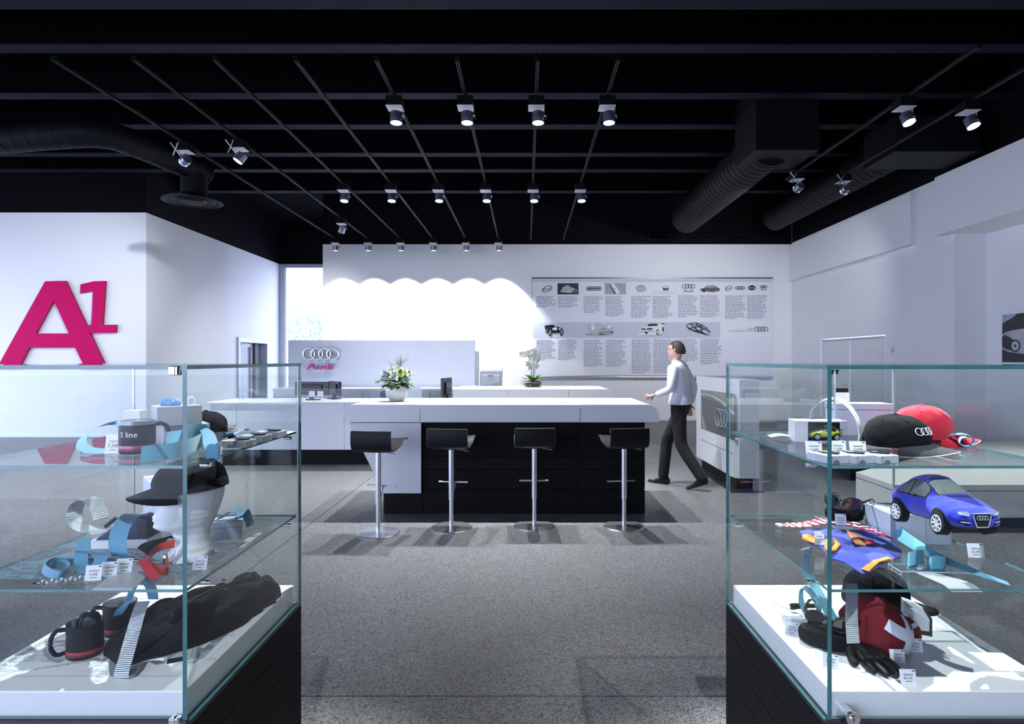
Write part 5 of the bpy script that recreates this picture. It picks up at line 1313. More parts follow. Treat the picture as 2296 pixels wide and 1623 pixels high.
ribbon('satin_ribbon', 'wide torn teal ribbon standing before the lidded mug', [PD(316, 1.47, ZU+0.021), PD(352, 1.49, ZU+0.022), PD(400, 1.53, ZU+0.024), PD(432, 1.60, ZU+0.026), PD(452, 1.70, ZU+0.026)], (0, 0.004, 0.040), 'ribbon_teal')
ribbon('satin_ribbon', 'crumpled teal ribbon folded against the stacked grey boxes', [PD(372, 1.66, ZU+0.030), PD(398, 1.62, ZU+0.040), PD(420, 1.66, ZU+0.048), PD(448, 1.72, ZU+0.044), PD(462, 1.75, ZU+0.034)], [(0, 0.012, 0.045), (0.01, 0.02, 0.045), (0, 0.015, 0.05), (0.01, 0.015, 0.045), (0.01, 0.01, 0.04)], 'ribbon_teal')
ribbon('satin_ribbon', 'teal ribbon tail curling at the right shelf edge', [PD(452, 1.74, ZU+0.055), PD(466, 1.70, ZU+0.045), PD(472, 1.63, ZU+0.026), PD(478, 1.58, ZU+0.013), PD(494, 1.56, ZU+0.006), PD(492, 1.53, ZU+0.018), PD(470, 1.53, ZU+0.020), PD(462, 1.55, ZU+0.008), PD(474, 1.57, ZU+0.004)], [(0.03, 0.0, 0.0), (0.03, 0.01, 0.0), (0.036, 0.01, 0.0), (0.034, -0.01, 0.012), (0.01, 0.0, 0.034), (0, 0.0, 0.036), (0, 0.0, 0.036), (0, 0.0, 0.03), (0, 0.0, 0.026)], 'ribbon_blue')
zB = 0.054
b2 = gift_box('gift_box', 'grey box at the bottom of the pair stacked on the upper left shelf', (PD(412, 1.88, ZU)), math.radians(40), 0.125, 0.105, zB, 'box_grey')
a2 = gift_box('gift_box', 'grey box resting on another box on the upper left shelf', (PD(396, 1.86, ZU+zB)), math.radians(40), 0.120, 0.105, 0.058, 'box_grey')
tp_ = Vector(PD(383, 1.84, ZU+zB+0.058))
orn = thing('glass_ornament', 'small rounded blue ornament on the top grey box', 'ornament', tp_, 0.2)
G().lathe([(0.001, 0), (0.026, 0.0), (0.031, 0.006), (0.028, 0.014), (0.018, 0.022), (0.001, 0.025)], seg=28, sx=1.0, sy=0.6).build('dome', 'ornament_blue', orn, sm=True)
G().torus((0, 0, 0.007), 0.028, 0.0016, 'z', 24, 5).build('rim', 'chrome', orn, sm=True).scale = (1.05, 0.63, 1)
price_card(Vector(PD(428, 1.90, ZU+zB+0.058)), -0.2, '49,00€', 'price card standing on the top grey box', 0.030, 0.026)
gift_box('gift_box', 'small silver box behind the lidded mug', PD(303, 1.92, ZU), 0.1, 0.05, 0.045, 0.092, 'box_silver', lid=0.03)
cap('baseball_cap', 'black cap behind the stacked boxes, partly hidden', PD(462, 2.02, ZU+0.006), math.radians(60), 'fabric_black', S=0.80, flat_=0.85)
for k, (px, py, lab) in enumerate(((527, 1004, 'nearest the front'), (566, 992, 'in the middle'), (602, 982, 'furthest back'))):
    q = on(px, py, ZU); q.x -= 0.004
    key_fob_box('small grey box with fob at the right edge of the left case, %s' % lab, q+Vector((0, 0.030, 0)), math.radians(-4), 0.076, 0.062, 0.0195, 'box_grey')
    key_fob('black key fob on the left case box row, %s' % lab, q+Vector((0.008, 0.032, 0.0196)), math.radians(62), 0.048)
ribbon('satin_ribbon', 'short blue ribbon curled over the key fob boxes', [PD(490, 1.82, ZU+0.004), PD(498, 1.80, ZU+0.028), PD(512, 1.80, ZU+0.034), PD(522, 1.82, ZU+0.026), PD(545, 1.88, ZU+0.036), PD(556, 1.90, ZU+0.030)], (0.008, 0.022, 0.0), 'ribbon_blue')
price_card(PD(515, 2.02, ZU), 0.0, '9,90€', 'pale price card behind the key fob boxes', 0.036, 0.034)

# ------------------------------------------------------------------ LEFT SHOWCASE, lower shelf
hv = on(424, 1247, ZL)
hang = math.radians(128)                            # face turned to the left and towards the viewer
mh = thing('mannequin_head', 'white display head wearing a black cap', 'mannequin', hv, hang)
hg = head_geo(0.87); hg.build('head', 'mannequin_white', mh, sm='all')
cp_loc = hv+Vector((0, 0, 0.925*0.92*0.200))
fwd = Vector((-math.sin(hang), math.cos(hang), 0))
wc = cap('baseball_cap', 'black cap worn by the white mannequin head', hv-fwd*0.006+Vector((0, 0, 0.190)), hang+math.pi, 'fabric_black', S=1.02, flat_=0.74, droop=0.75, pk_=0.80)
wc.rotation_euler = (Matrix.Rotation(hang+math.pi, 3, 'Z') @ Matrix.Rotation(math.radians(3), 3, 'X')).to_euler()
gift_box('gift_box', 'tall pale box standing behind the mannequin head', PD(396, 1.95, ZL), math.radians(40), 0.165, 0.150, 0.170, 'box_silver')
# boxed model car with ribbon
bx = on(262, 1232, ZL)+Vector((0, 0.045, 0))
mc = thing('model_car_box', 'white box with dark model car wrapped in blue ribbon', 'model car', bx, 0.06)
G().box(-0.078, 0.078, -0.04, 0.04, 0.0, 0.026).build('tray', 'box_white', mc, bev=0.001)
G().prism([(-0.070, 0.027), (0.078, 0.027), (0.078, 0.085), (0.060, 0.092), (0.02, 0.080), (-0.03, 0.055)], -0.036, 0.036).build('dark_model', 'toy_dark', mc, bev=0.004)
G().box(0.05, 0.078, -0.039, 0.0, 0.030, 0.075).build('side_panel', 'plastic_black', mc)
G().tube([(-0.05, -0.02, 0.06), (-0.02, -0.02, 0.085)], 0.006, 6).build('spoiler', 'plastic_black', mc)
ribbon('satin_ribbon', 'broad blue ribbon wound round the boxed model car', [PD(284, 1.66, ZL+0.006), PD(272, 1.62, ZL+0.018), PD(263, 1.62, ZL+0.050), PD(272, 1.66, ZL+0.086), PD(292, 1.73, ZL+0.099), PD(306, 1.79, ZL+0.090)], [(0.045, 0.006, -0.006)]*6, 'ribbon_blue')
ribbon('satin_ribbon', 'silver ribbon loop rising behind the boxed model car', [PD(228, 1.86, ZL+0.055), PD(218, 1.86, ZL+0.094), PD(198, 1.86, ZL+0.120), PD(178, 1.86, ZL+0.108), PD(166, 1.86, ZL+0.072), PD(176, 1.85, ZL+0.040), PD(200, 1.84, ZL+0.026), PD(228, 1.80, ZL+0.030)], (0.030, 0.030, 0.004), 'ribbon_ribbed')
ribbon('satin_ribbon', 'long blue ribbon coiled flat at the far left of the lower shelf', [PD(290, 1.62, ZL+0.008), PD(262, 1.60, ZL+0.010), PD(215, 1.60, ZL+0.010), PD(165, 1.60, ZL+0.010), PD(120, 1.60, ZL+0.011), PD(98, 1.56, ZL+0.011), PD(108, 1.52, ZL+0.011), PD(134, 1.50, ZL+0.011), PD(152, 1.54, ZL+0.011), PD(145, 1.58, ZL+0.011), PD(124, 1.58, ZL+0.011), PD(112, 1.55, ZL+0.011)], (0.004, 0.006, 0.020))
ribbon('satin_ribbon', 'blue ribbon curl hanging below the boxed model car', [PD(192, 1.64, ZL+0.060), PD(184, 1.60, ZL+0.040), PD(182, 1.56, ZL+0.014), PD(196, 1.54, ZL+0.003), PD(218, 1.56, ZL+0.014), PD(226, 1.59, ZL+0.028), PD(212, 1.60, ZL+0.036), PD(200, 1.60, ZL+0.026)], (0.030, 0.010, 0.004))
# lanyards
ribbon('lanyard', 'orange lanyard loop beside the mannequin neck', [PD(392, 1.62, ZL+0.052), PD(360, 1.60, ZL+0.050), PD(338, 1.56, ZL+0.042), PD(334, 1.53, ZL+0.030), PD(352, 1.52, ZL+0.020), PD(376, 1.53, ZL+0.012), PD(372, 1.58, ZL+0.030)], (0.0, 0.006, 0.019), 'strap_orange', cat='lanyard')
ribbon('lanyard', 'dark red lanyard fold in front of the orange one', [PD(318, 1.54, ZL+0.036), PD(328, 1.52, ZL+0.030), PD(340, 1.50, ZL+0.014), PD(352, 1.49, ZL+0.006)], (0.020, 0.006, 0.010), 'strap_red', cat='lanyard')
bl_ = thing('lanyard', 'wide black lanyard printed with pale rings on the lower left shelf', 'lanyard', on(318, 1270, ZL), 0)
o = G().ribbon([(-0.060, 0.10, 0.006), (-0.02, 0.06, 0.030), (0.02, 0.045, 0.044), (0.055, 0.065, 0.050)], (0.010, 0.036, -0.034), 0.0012, sub=6).build('strap', 'fabric_black', bl_, sm=60)
o = G().ribbon([(-0.035, 0.020, 0.004), (0.0, 0.0, 0.005), (0.022, -0.006, 0.006)], (0.004, 0.014, 0.014), 0.0012, sub=6).build('strap', 'fabric_black', bl_, sm=60)
for (x, y, z) in ((-0.026, 0.008, 0.010), (0.004, -0.008, 0.010), (0.040, 0.048, 0.056)):
    for q in range(4): G().torus((x+0.0065*q, y-0.0025*q-0.002, z+0.0003*q), 0.0046, 0.0007, 'y', 16, 5).build('printed_ring', 'ink_white', bl_, sm='all')
G().ribbon([(-0.062, 0.012, 0.006), (-0.09, 0.0, 0.004)], (0.002, 0.010, 0.010), 0.0012, sub=2).build('buckle_strap', 'strap_red', bl_)
kc = thing('key_chain', 'silver snap-hook chain lying at the shelf front on the left', 'key chain', on(150, 1302, ZL), 0.42)
for k in range(10): G().torus((-0.045+0.0095*k, 0.001*(-1)**k, 0.003), 0.0058, 0.0013, 'z' if k % 2 else 'y', 14, 5).build('link', 'chrome', kc, sm='all')
G().tube([(-0.050, 0, 0.003), (-0.062, 0.003, 0.003), (-0.068, 0, 0.003), (-0.060, -0.004, 0.003)], 0.0018, 6).build('snap_hook', 'chrome', kc, sm=True)
G().box(0.040, 0.062, -0.008, 0.008, 0.001, 0.004).build('leather_end', 'strap_red', kc)
ub = thing('usb_stick', 'small black stick with chrome cap by the mannequin neck', 'usb stick', on(371, 1266, ZL), 0.1)
G().box(-0.006, 0.006, -0.004, 0.004, 0.0, 0.018).build('body', 'fob_black', ub, bev=0.001); G().box(-0.005, 0.005, -0.003, 0.003, 0.018, 0.026).build('plug', 'chrome', ub)
for px, py, pr_c, lab in ((208, 1302, '5,10€', 'leftmost of the three cards before the lanyards'), (243, 1294, '5,69€', 'middle one of the three cards before the lanyards'), (277, 1286, '5,69€', 'rightmost of the three cards before the lanyards')):
    price_card(on(px, py, ZL), math.radians(10), pr_c, 'price card, '+lab, 0.037, 0.037)
price_card(PD(447, 1.566, ZL), math.radians(4), '28,40€', 'price card at the foot of the mannequin head', 0.036, 0.036)
fs = G().grid(lambda u, w: (PD(70+430*u, 1, 0).x*0+(-1.37+0.53*u), 1.50+0.30*w+0.18*u*0, ZL+0.0012), 3, 3).build('fibre_sheet', 'fibre_sheet')
tag(fs, 'pale blue fibre sheet spread on the lower left shelf', 'sheet'); fs['kind'] = 'thing'
ribbon('silver_strip', 'pale ribbed strip running over the front of the lower left shelf', [on(345, 1262, ZL)+Vector((0, 0, 0.003)), on(300, 1285, ZL)+Vector((0, 0, 0.003)), PD(262, 1.448, ZL+0.003), PD(250, 1.436, ZL-0.003)], (0.095, 0.0, 0), 'strip_ribbed')
gb = gift_box('gift_box', 'grey box with pale sticker beside the mannequin, topped by ribbon', PD(512, 1.86, ZL), math.radians(24), 0.080, 0.062, 0.056, 'box_blue_grey', lid=0.018)
G().box(0.0402, 0.0408, -0.024, 0.026, 0.008, 0.034).build('sticker', 'card_white', gb)
ribbon('satin_ribbon', 'dark teal ribbon bow on the grey box beside the mannequin', [PD(492, 1.84, ZL+0.060), PD(508, 1.85, ZL+0.074), PD(525, 1.87, ZL+0.080), PD(540, 1.88, ZL+0.070), PD(535, 1.86, ZL+0.062), PD(548, 1.90, ZL+0.072), PD(556, 1.93, ZL+0.040), PD(562, 1.95, ZL+0.010)], (0.012, 0.030, 0.004))
nt_ = G().box(-0.012, 0.012, -0.075, 0.075, 0.0005, 0.0011).build('shelf_label', 'paper'); nt_.location = (-0.842, 1.83, ZL); nt_.rotation_euler = (0, 0, 0.05)
tag(nt_, 'long white label strip at the right edge of the lower left shelf', 'label')

# ------------------------------------------------------------------ LEFT SHOWCASE, bottom tray
mug('coffee_mug', 'black mug with red stripe, its handle to the left', on(191, 1466, ZP), math.radians(215), 0.0425, 0.088)
mug('coffee_mug', 'black mug with pale inside holding blue ribbon', on(264, 1420, ZP)+Vector((0, 0.01, 0)), math.radians(200), 0.0425, 0.088)
fld = thing('folded_cloth', 'folded black cloth tucked into the mug with red stripe', 'cloth', on(191, 1466, ZP)+Vector((0.004, 0.004, 0.02)), 0.5)
for k in range(2): G().ribbon([(-0.026, 0, 0.0), (-0.020+0.01*k, 0, 0.074), (0.004+0.012*k, 0, 0.082), (0.020+0.006*k, 0, 0.06), (0.024, 0, 0.0)], (0, 0.030, 0.0), 0.003, sub=5).build('fold', 'fabric_black', fld, sm=60)
# jacket: folded garment as a soft height field
jk = thing('jacket', 'folded black zip jacket lying on the bottom tray of the left case', 'jacket', (-0.985, 1.80, ZP))
def soft(cx, cy, ax, ay, rot, h, nz_, seed, name, par, m='fabric_black', tip=0.0):
    ca_, sa = math.cos(rot), math.sin(rot)
    def fn(u, v):
        a = math.tau*v; q = u; k = 1+0.07*math.sin(3*a+seed)+0.05*math.sin(5*a+2*seed)+0.03*math.sin(9*a+seed)
        x, y = ax*q*math.copysign(abs(math.cos(a))**0.62, math.cos(a))*k, ay*q*math.copysign(abs(math.sin(a))**0.62, math.sin(a))*k
        z = h*(max(0.0, 1-q**6))**0.5
        w_ = 8*noise.noise((x*9+seed, y*5, seed))
        fold = abs(math.sin(x*38+y*9+w_))**0.7+0.6*abs(math.sin(x*21-y*26+1.3*w_+seed))
        z += nz_*(1-q**8)*(fold-0.8+0.9*noise.noise((x*30, y*16, seed+3)))
        return (cx+x*ca_-y*sa, cy+x*sa+y*ca_, max(0.0, z))
    return G().grid(fn, 44, 96, closed_v=True).build(name, m, par, sm='all')
jb = soft(0.0, -0.02, 0.110, 0.215, math.radians(-26), 0.058, 0.012, 1.0, 'body', jk)
soft(0.055, 0.03, 0.055, 0.225, math.radians(-24), 0.072, 0.014, 2.3, 'sleeve', jk)
soft(-0.045, 0.05, 0.050, 0.190, math.radians(-34), 0.066, 0.012, 4.1, 'sleeve', jk)
soft(-0.085, -0.145, 0.060, 0.055, 0.3, 0.052, 0.008, 5.5, 'collar', jk)
soft(0.095, 0.20, 0.036, 0.060, math.radians(-40), 0.054, 0.006, 3.3, 'cuff', jk)
soft(0.040, 0.235, 0.034, 0.055, math.radians(-30), 0.062, 0.006, 6.1, 'cuff', jk)
zp = smooth([(-0.03, -0.16, 0.055), (-0.015, -0.06, 0.075), (0.01, 0.05, 0.082), (0.05, 0.16, 0.074), (0.06, 0.22, 0.07)], 6)
G().tube(zp, 0.0028, 5).build('zip', 'dark_metal', jk, sm=True)
for x, y, z in ((-0.02, -0.02, 0.079), (0.06, 0.06, 0.083), (0.0, 0.16, 0.075)): G().torus((x, y, z), 0.006, 0.0015, 'z', 14, 5).build('zip_pull', 'dark_metal', jk, sm=True)
ht = thing('hang_tag', 'black and white hang tag on a thread beside the jacket', 'tag', on(408, 1478, ZP), 0.45)
G().box(-0.036, 0.036, -0.016, 0.016, 0.0, 0.0012).build('tag_card', 'card_white', ht); G().box(-0.034, 0.010, -0.014, 0.014, 0.0012, 0.0016).build('print', 'ink_black', ht)
G().tube([(0.02, 0, 0.001), (0.03, 0.01, 0.03), (0.026, 0.03, 0.05)], 0.0007, 4).build('thread', 'ink_black', ht)
ribbon('satin_ribbon', 'ribbed silver ribbon draped over the collar of the jacket', [PD(322, 1.72, ZP+0.102), PD(312, 1.66, ZP+0.098), PD(298, 1.59, ZP+0.070), PD(284, 1.535, ZP+0.038), PD(272, 1.50, ZP+0.008), PD(282, 1.50, ZP+0.002), PD(300, 1.53, ZP+0.010)], (0.040, -0.004, 0.004), 'ribbon_ribbed')
ribbon('satin_ribbon', 'blue ribbon twist rising behind the second black mug', [PD(262, 1.70, ZP+0.070), PD(275, 1.71, ZP+0.090), PD(288, 1.74, ZP+0.098), PD(302, 1.78, ZP+0.125), PD(322, 1.80, ZP+0.136), PD(338, 1.78, ZP+0.120), PD(344, 1.76, ZP+0.092)], [(0.028, 0, 0.006), (0.028, 0.006, 0.008), (0.012, 0.02, 0.01), (0.02, 0.02, 0.02), (0.026, 0.012, 0.0), (0.03, 0.006, 0.0), (0.03, 0.0, 0)], 'ribbon_blue')
lb = thing('tray_label', 'white printed strip along the left edge of the bottom tray', 'label', (-1.352, 1.70, ZP), 0)
G().box(-0.014, 0.014, -0.22, 0.22, 0.0003, 0.0009).build('strip', 'paper', lb)
g = G()
for i in range(2):
    y = -0.2
    while y < 0.2:
        w = rb.uniform(0.008, 0.03); g.box(-0.008+i*0.009, -0.005+i*0.009, y, min(0.2, y+w), 0.0009, 0.0011); y += w+0.004
g.build('print', 'ink_black', lb)['kind'] = 'stuff'

# ------------------------------------------------------------------ RIGHT SHOWCASE, upper shelf
v = on(1842, 992, ZU)+Vector((0, 0.03, 0))
mb = thing('model_car_box', 'white window box holding a yellow toy race car', 'model car', v, math.radians(-6))
G().box(-0.075, 0.078, 0.028, 0.032, 0.0, 0.066).box(-0.075, 0.078, -0.03, 0.03, 0.0, 0.003).box(-0.075, -0.036, -0.03, 0.03, 0.003, 0.064).box(-0.075, 0.078, -0.030, 0.030, 0.062, 0.066).build('carton', 'box_silver', mb, bev=0.001)
G().box(-0.035, 0.076, 0.020, 0.027, 0.003, 0.061).build('backdrop', 'fob_black', mb)
G().pane(-0.036, 0.078, -0.031, -0.0302, 0.003, 0.062, 'y').build('window', ['acrylic', 'acrylic_edge'], mb)
ty = toy_car('toy_race_car', 'yellow and dark toy race car inside the window box', v+Vector((0.022, 0.0, 0.006)), (0, 0, math.radians(-90-6)), 0.098, 'toy_yellow', 'lens_black', 'plastic_black', 'rim_white', False, 'toy car')
wg = G().box(-0.020, 0.020, 0.040, 0.048, 0.030, 0.032).build('rear_wing', 'toy_dark', ty)
G().box(-0.0245, -0.0235, -0.03, 0.03, 0.010, 0.022).build('side_livery', 'toy_dark', ty)
gift_box('gift_box', 'long blue-grey box behind the black cap on the upper right shelf', PD(1925, 2.045, ZU), math.radians(-5), 0.185, 0.085, 0.106, 'box_blue_grey', lid=0.02)
sb_ = thing('card_stand', 'black card stand with white notice on the blue-grey box', 'card stand', PD(1889, 2.03, ZU+0.106), math.radians(-8))
G().box(-0.020, 0.020, 0.006, 0.012, 0.0, 0.050).build('stand', 'plastic_black', sb_); G().box(-0.026, 0.022, 0.0, 0.002, 0.0, 0.036).build('notice', 'card_white', sb_)
ribbon('satin_ribbon', 'ribbed silver ribbon arch over the toy car box', [PD(1818, 1.90, ZU+0.068), PD(1824, 1.90, ZU+0.098), PD(1846, 1.90, ZU+0.124), PD(1874, 1.88, ZU+0.130), PD(1902, 1.83, ZU+0.112), PD(1922, 1.77, ZU+0.078), PD(1929, 1.73, ZU+0.040), PD(1922, 1.71, ZU+0.008)], (0.022, 0.024, 0.006), 'ribbon_ribbed')
ribbon('silver_strip', 'pale strip lying at the left edge of the upper right shelf', [PD(1725, 1.96, ZU+0.003), PD(1748, 1.93, ZU+0.012), PD(1775, 1.90, ZU+0.010), PD(1800, 1.88, ZU+0.003)], (0.010, 0.055, 0), 'strip_pale')
for k, (px, lab) in enumerate(((1872, 'left'), (1930, 'middle'), (1986, 'right'))):
    d = 1.462; q = Vector(((px-PX)/F*d, d+0.038, ZU))
    key_fob_box('pale small box at the front of the right case, %s one of three' % lab, q, math.radians(14), 0.056, 0.078, 0.0195, 'box_silver')
    key_fob('black key fob on the %s pale box of the right case' % lab, q+Vector((0.006, 0.002, 0.0196)), math.radians(52), 0.046)
for px, d, pr_c, lab in ((1826, 1.60, '12,50€', 'left'), (1880, 1.61, '12,50€', 'middle'), (1925, 1.60, '12,50€', 'right')):
    price_card(PD(px, d, ZU), math.radians(-6), pr_c, 'price card behind the pale key fob boxes, %s one' % lab, 0.042, 0.036)
cap('baseball_cap', 'black cap with white embroidered rings on the upper right shelf', PD(2008, 1.70, ZU+0.012), math.radians(34), 'fabric_black', 'fabric_dark', S=0.94, logo=True, edge='fabric_white', droop=0.8, flat_=0.84)
cap('baseball_cap', 'bright red cap leaning behind the black cap', PD(2066, 1.86, ZU+0.014), math.radians(66), 'fabric_red', S=0.90, edge='fabric_white', tilt=(0.0, 0.0), droop=1.0, flat_=1.0)
ribbon('satin_ribbon', 'thin blue ribbon curl right of the red cap', [PD(2120, 1.80, ZU+0.022), PD(2140, 1.78, ZU+0.032), PD(2165, 1.76, ZU+0.034), PD(2182, 1.745, ZU+0.024), PD(2180, 1.74, ZU+0.008), PD(2166, 1.74, ZU+0.003), PD(2152, 1.745, ZU+0.010), PD(2154, 1.75, ZU+0.024), PD(2166, 1.75, ZU+0.028)], (0.004, 0.014, 0.003), 'ribbon_blue')

# ------------------------------------------------------------------ RIGHT SHOWCASE, lower shelf
rs1 = riser('clear low stand under the sunglasses case on the lower right shelf', PD(1905, 1.93, ZL), 0.0, 0.16, 0.13, 0.030)
hard_case('black glasses case on the clear stand of the lower right shelf', PD(1893, 1.95, ZL+0.030), math.radians(-12), 0.058, 0.034, 0.044)
sunglasses('black sunglasses lying on the case of the lower right shelf', PD(1886, 1.92, ZL+0.070), math.radians(-52), 0.86, math.radians(4))
price_card(PD(1886, 1.885, ZL+0.030), math.radians(-10), '90,39€', 'price card before the sunglasses on the clear stand', 0.032, 0.034)
# baby clothes
gm = thing('baby_garment', 'blue baby garment with orange trim on the lower right shelf', 'clothing', (0.97, 1.71, ZL))
def cloth(name, pts, z0, z1, m, amp=0.003, par=gm):
    W_ = [Vector((on(x, y, ZL).x-0.97, on(x, y, ZL).y-1.71, 0)) for x, y in pts]
    c = sum(W_, Vector())/len(W_); n = len(W_)
    def fn(u, v):
        k = v*n; i = int(k) % n; t_ = k-int(k); p = W_[i].lerp(W_[(i+1) % n], t_); p = c.lerp(p, u)
        z = z0+(z1-z0)*(1-u**5)+amp*noise.noise((p.x*30, p.y*22, z1*100))*(1-u**8)
        return (p.x, p.y, max(z0, z))
    g = G().grid(fn, 14, n*6, closed_v=True)
    b = len(g.v); g.add([(*fn(1, v_/(n*6))[:2], max(0.0, z0-0.002)) for v_ in range(n*6)], [])
    for j in range(n*6): g.f.append((13*n*6+j, 13*n*6+(j+1) % (n*6), b+(j+1) % (n*6), b+j)); g.m.append(0)
    return g.build(name, m, par, sm=60)
cloth('body', [(1792,1192),(1838,1186),(1905,1192),(1962,1184),(2022,1236),(2018,1250),(1985,1262),(1948,1286),(1934,1288),(1915,1276),(1893,1262),(1858,1252),(1845,1232),(1812,1218)], 0.003, 0.016, 'fabric_blue', 0.010)
cloth('trim', [(1798,1208),(1812,1206),(1850,1222),(1854,1230),(1826,1226),(1800,1218)], 0.012, 0.016, 'fabric_orange')
cloth('trim', [(1930,1284),(1958,1264),(1990,1256),(2003,1262),(1972,1268),(1949,1289)], 0.010, 0.013, 'fabric_orange')
cloth('patch', [(1850,1225),(1872,1222),(1885,1236),(1874,1250),(1852,1252),(1848,1240)], 0.021, 0.024, 'fabric_orange')
cloth('patch', [(1856,1230),(1868,1228),(1873,1238),(1864,1246),(1856,1244)], 0.025, 0.027, 'fabric_dark')
cloth('patch', [(1898,1204),(1928,1218),(1950,1228),(1940,1240),(1918,1236),(1905,1220)], 0.022, 0.025, 'fabric_brown')
cloth('patch', [(1936,1230),(1958,1230),(1962,1238),(1944,1240)], 0.026, 0.029, 'fabric_red')
bt = thing('patterned_band', 'white band with red ring pattern lying across the baby garment', 'band', (0.97, 1.71, ZL))
o = G().ribbon([on(1750, 1184, ZL)-Vector((0.97, 1.71, ZL-0.010)), on(1800, 1186, ZL)-Vector((0.97, 1.71, ZL-0.012)), on(1860, 1186, ZL)-Vector((0.97, 1.71, ZL-0.026)), on(1925, 1202, ZL)-Vector((0.97, 1.71, ZL-0.032)), on(1995, 1226, ZL)-Vector((0.97, 1.71, ZL-0.028))], [(0.0, 0.030, 0), (0.004, 0.050, 0), (0.012, 0.075, 0), (0.016, 0.075, 0), (0.012, 0.05, 0)], 0.002, sub=8).build('band', 'strap_red', bt, sm=60)
for i in range(15):
    for j in range(3):
        u = 0.12+0.055*i+0.02*(j % 2)
        if u > 0.93: continue
        pts_ = smooth([on(1750, 1184, ZL)-Vector((0.97, 1.71, ZL-0.010)), on(1800, 1186, ZL)-Vector((0.97, 1.71, ZL-0.012)), on(1860, 1186, ZL)-Vector((0.97, 1.71, ZL-0.026)), on(1925, 1202, ZL)-Vector((0.97, 1.71, ZL-0.032)), on(1995, 1226, ZL)-Vector((0.97, 1.71, ZL-0.028))], 8)
        c = pts_[int(u*(len(pts_)-1))]; ww = 0.030+0.045*math.sin(math.pi*min(1, u*1.1))
        p = c+Vector((0.012*(j-1)*ww/0.07, (j-1)*0.33*ww, 0.0026)); s_ = 0.0075*ww/0.07+0.0012
        G().lathe([(1.0, 0), (0.7, 0.0006), (0.001, 0.0008)], (p.x, p.y, p.z), 10, 0, s_, s_*1.15).build('white_dot', 'tie_white', bt)
G().box(-0.012, 0.004, -0.014, 0.014, -0.002, 0.003).xf(Matrix.Translation(on(1750, 1184, ZL)-Vector((0.97, 1.71, ZL-0.010)))).build('end_tab', 'fabric_white', bt)
price_card(on(1838, 1236, ZL)+Vector((0, 0.0, 0.018)), math.radians(-12), '31,42€', 'price card standing on the baby garment', 0.026, 0.038)
# plush car on its supports
gift_box('display_block', 'grey block under the tail of the plush car', PD(2032, 1.86, ZL), math.radians(-3), 0.175, 0.15, 0.088, 'box_blue_grey')
rs2 = thing('acrylic_block', 'clear acrylic block carrying the nose of the plush car', 'stand', PD(2104, 1.63, ZL), 0.0)
G().lathe([(0.001, 0), (0.030, 0), (0.030, 0.122), (0.001, 0.122)], seg=32).build('cylinder', 'acrylic', rs2, sm=60)
G().torus((0, 0, 0.122), 0.0295, 0.001, 'z', 32, 5).torus((0, 0, 0.001), 0.0295, 0.001, 'z', 32, 5).build('rim', 'acrylic_edge', rs2, sm=True)
pc = toy_car('plush_car', 'bright blue plush car with grey windows and white wheels', (1.098, 1.590, 1.075), (math.radians(-3), 0, math.radians(3)), 0.262, 'plush_blue', 'plush_window', 'plush_black', 'rim_white'); pc.scale = (1, 1, 1.16)
price_card(on(2190, 1250, ZL), math.radians(-4), '35,59€', 'price card at the front right below the plush car', 0.044, 0.038)
rs3 = riser('flat clear tray at the front of the lower right shelf', PD(2095, 1.55, ZL), math.radians(-4), 0.20, 0.06, 0.012)
ribbon('satin_ribbon', 'long teal ribbon running down to the front right of the lower shelf', [PD(1985, 1.86, ZL+0.058), PD(2005, 1.80, ZL+0.040), PD(2040, 1.73, ZL+0.028), PD(2090, 1.64, ZL+0.020), PD(2140, 1.56, ZL+0.018), PD(2205, 1.49, ZL+0.014), PD(2262, 1.455, ZL+0.006)], [(0.010, 0.030, 0.040), (0.012, 0.030, 0.040), (0.014, 0.036, 0.034), (0.014, 0.04, 0.02), (0.014, 0.036, 0.010), (0.012, 0.032, 0.004), (0.012, 0.026, 0.0)], 'ribbon_teal')
ribbon('satin_ribbon', 'teal ribbon curl, left one before the plush car', [PD(2072, 1.62, ZL+0.012), PD(2068, 1.58, ZL+0.030), PD(2050, 1.56, ZL+0.034), PD(2036, 1.57, ZL+0.026), PD(2040, 1.60, ZL+0.014), PD(2058, 1.62, ZL+0.012)], (0.004, 0.004, 0.036), 'ribbon_teal')
ribbon('satin_ribbon', 'teal ribbon curl, right one before the plush car', [PD(2080, 1.58, ZL+0.016), PD(2086, 1.55, ZL+0.024), PD(2100, 1.54, ZL+0.030), PD(2118, 1.54, ZL+0.026), PD(2116, 1.57, ZL+0.018), PD(2098, 1.60, ZL+0.016)], (0.004, 0.002, 0.034), 'ribbon_teal')
ribbon('silver_strip', 'pale ribbed strip hanging over the front of the lower right shelf', [PD(2062, 1.58, ZL+0.002), PD(2100, 1.52, ZL+0.003), PD(2150, 1.455, ZL+0.003), PD(2168, 1.434, ZL-0.006)], (0.075, 0, 0), 'strip_ribbed')

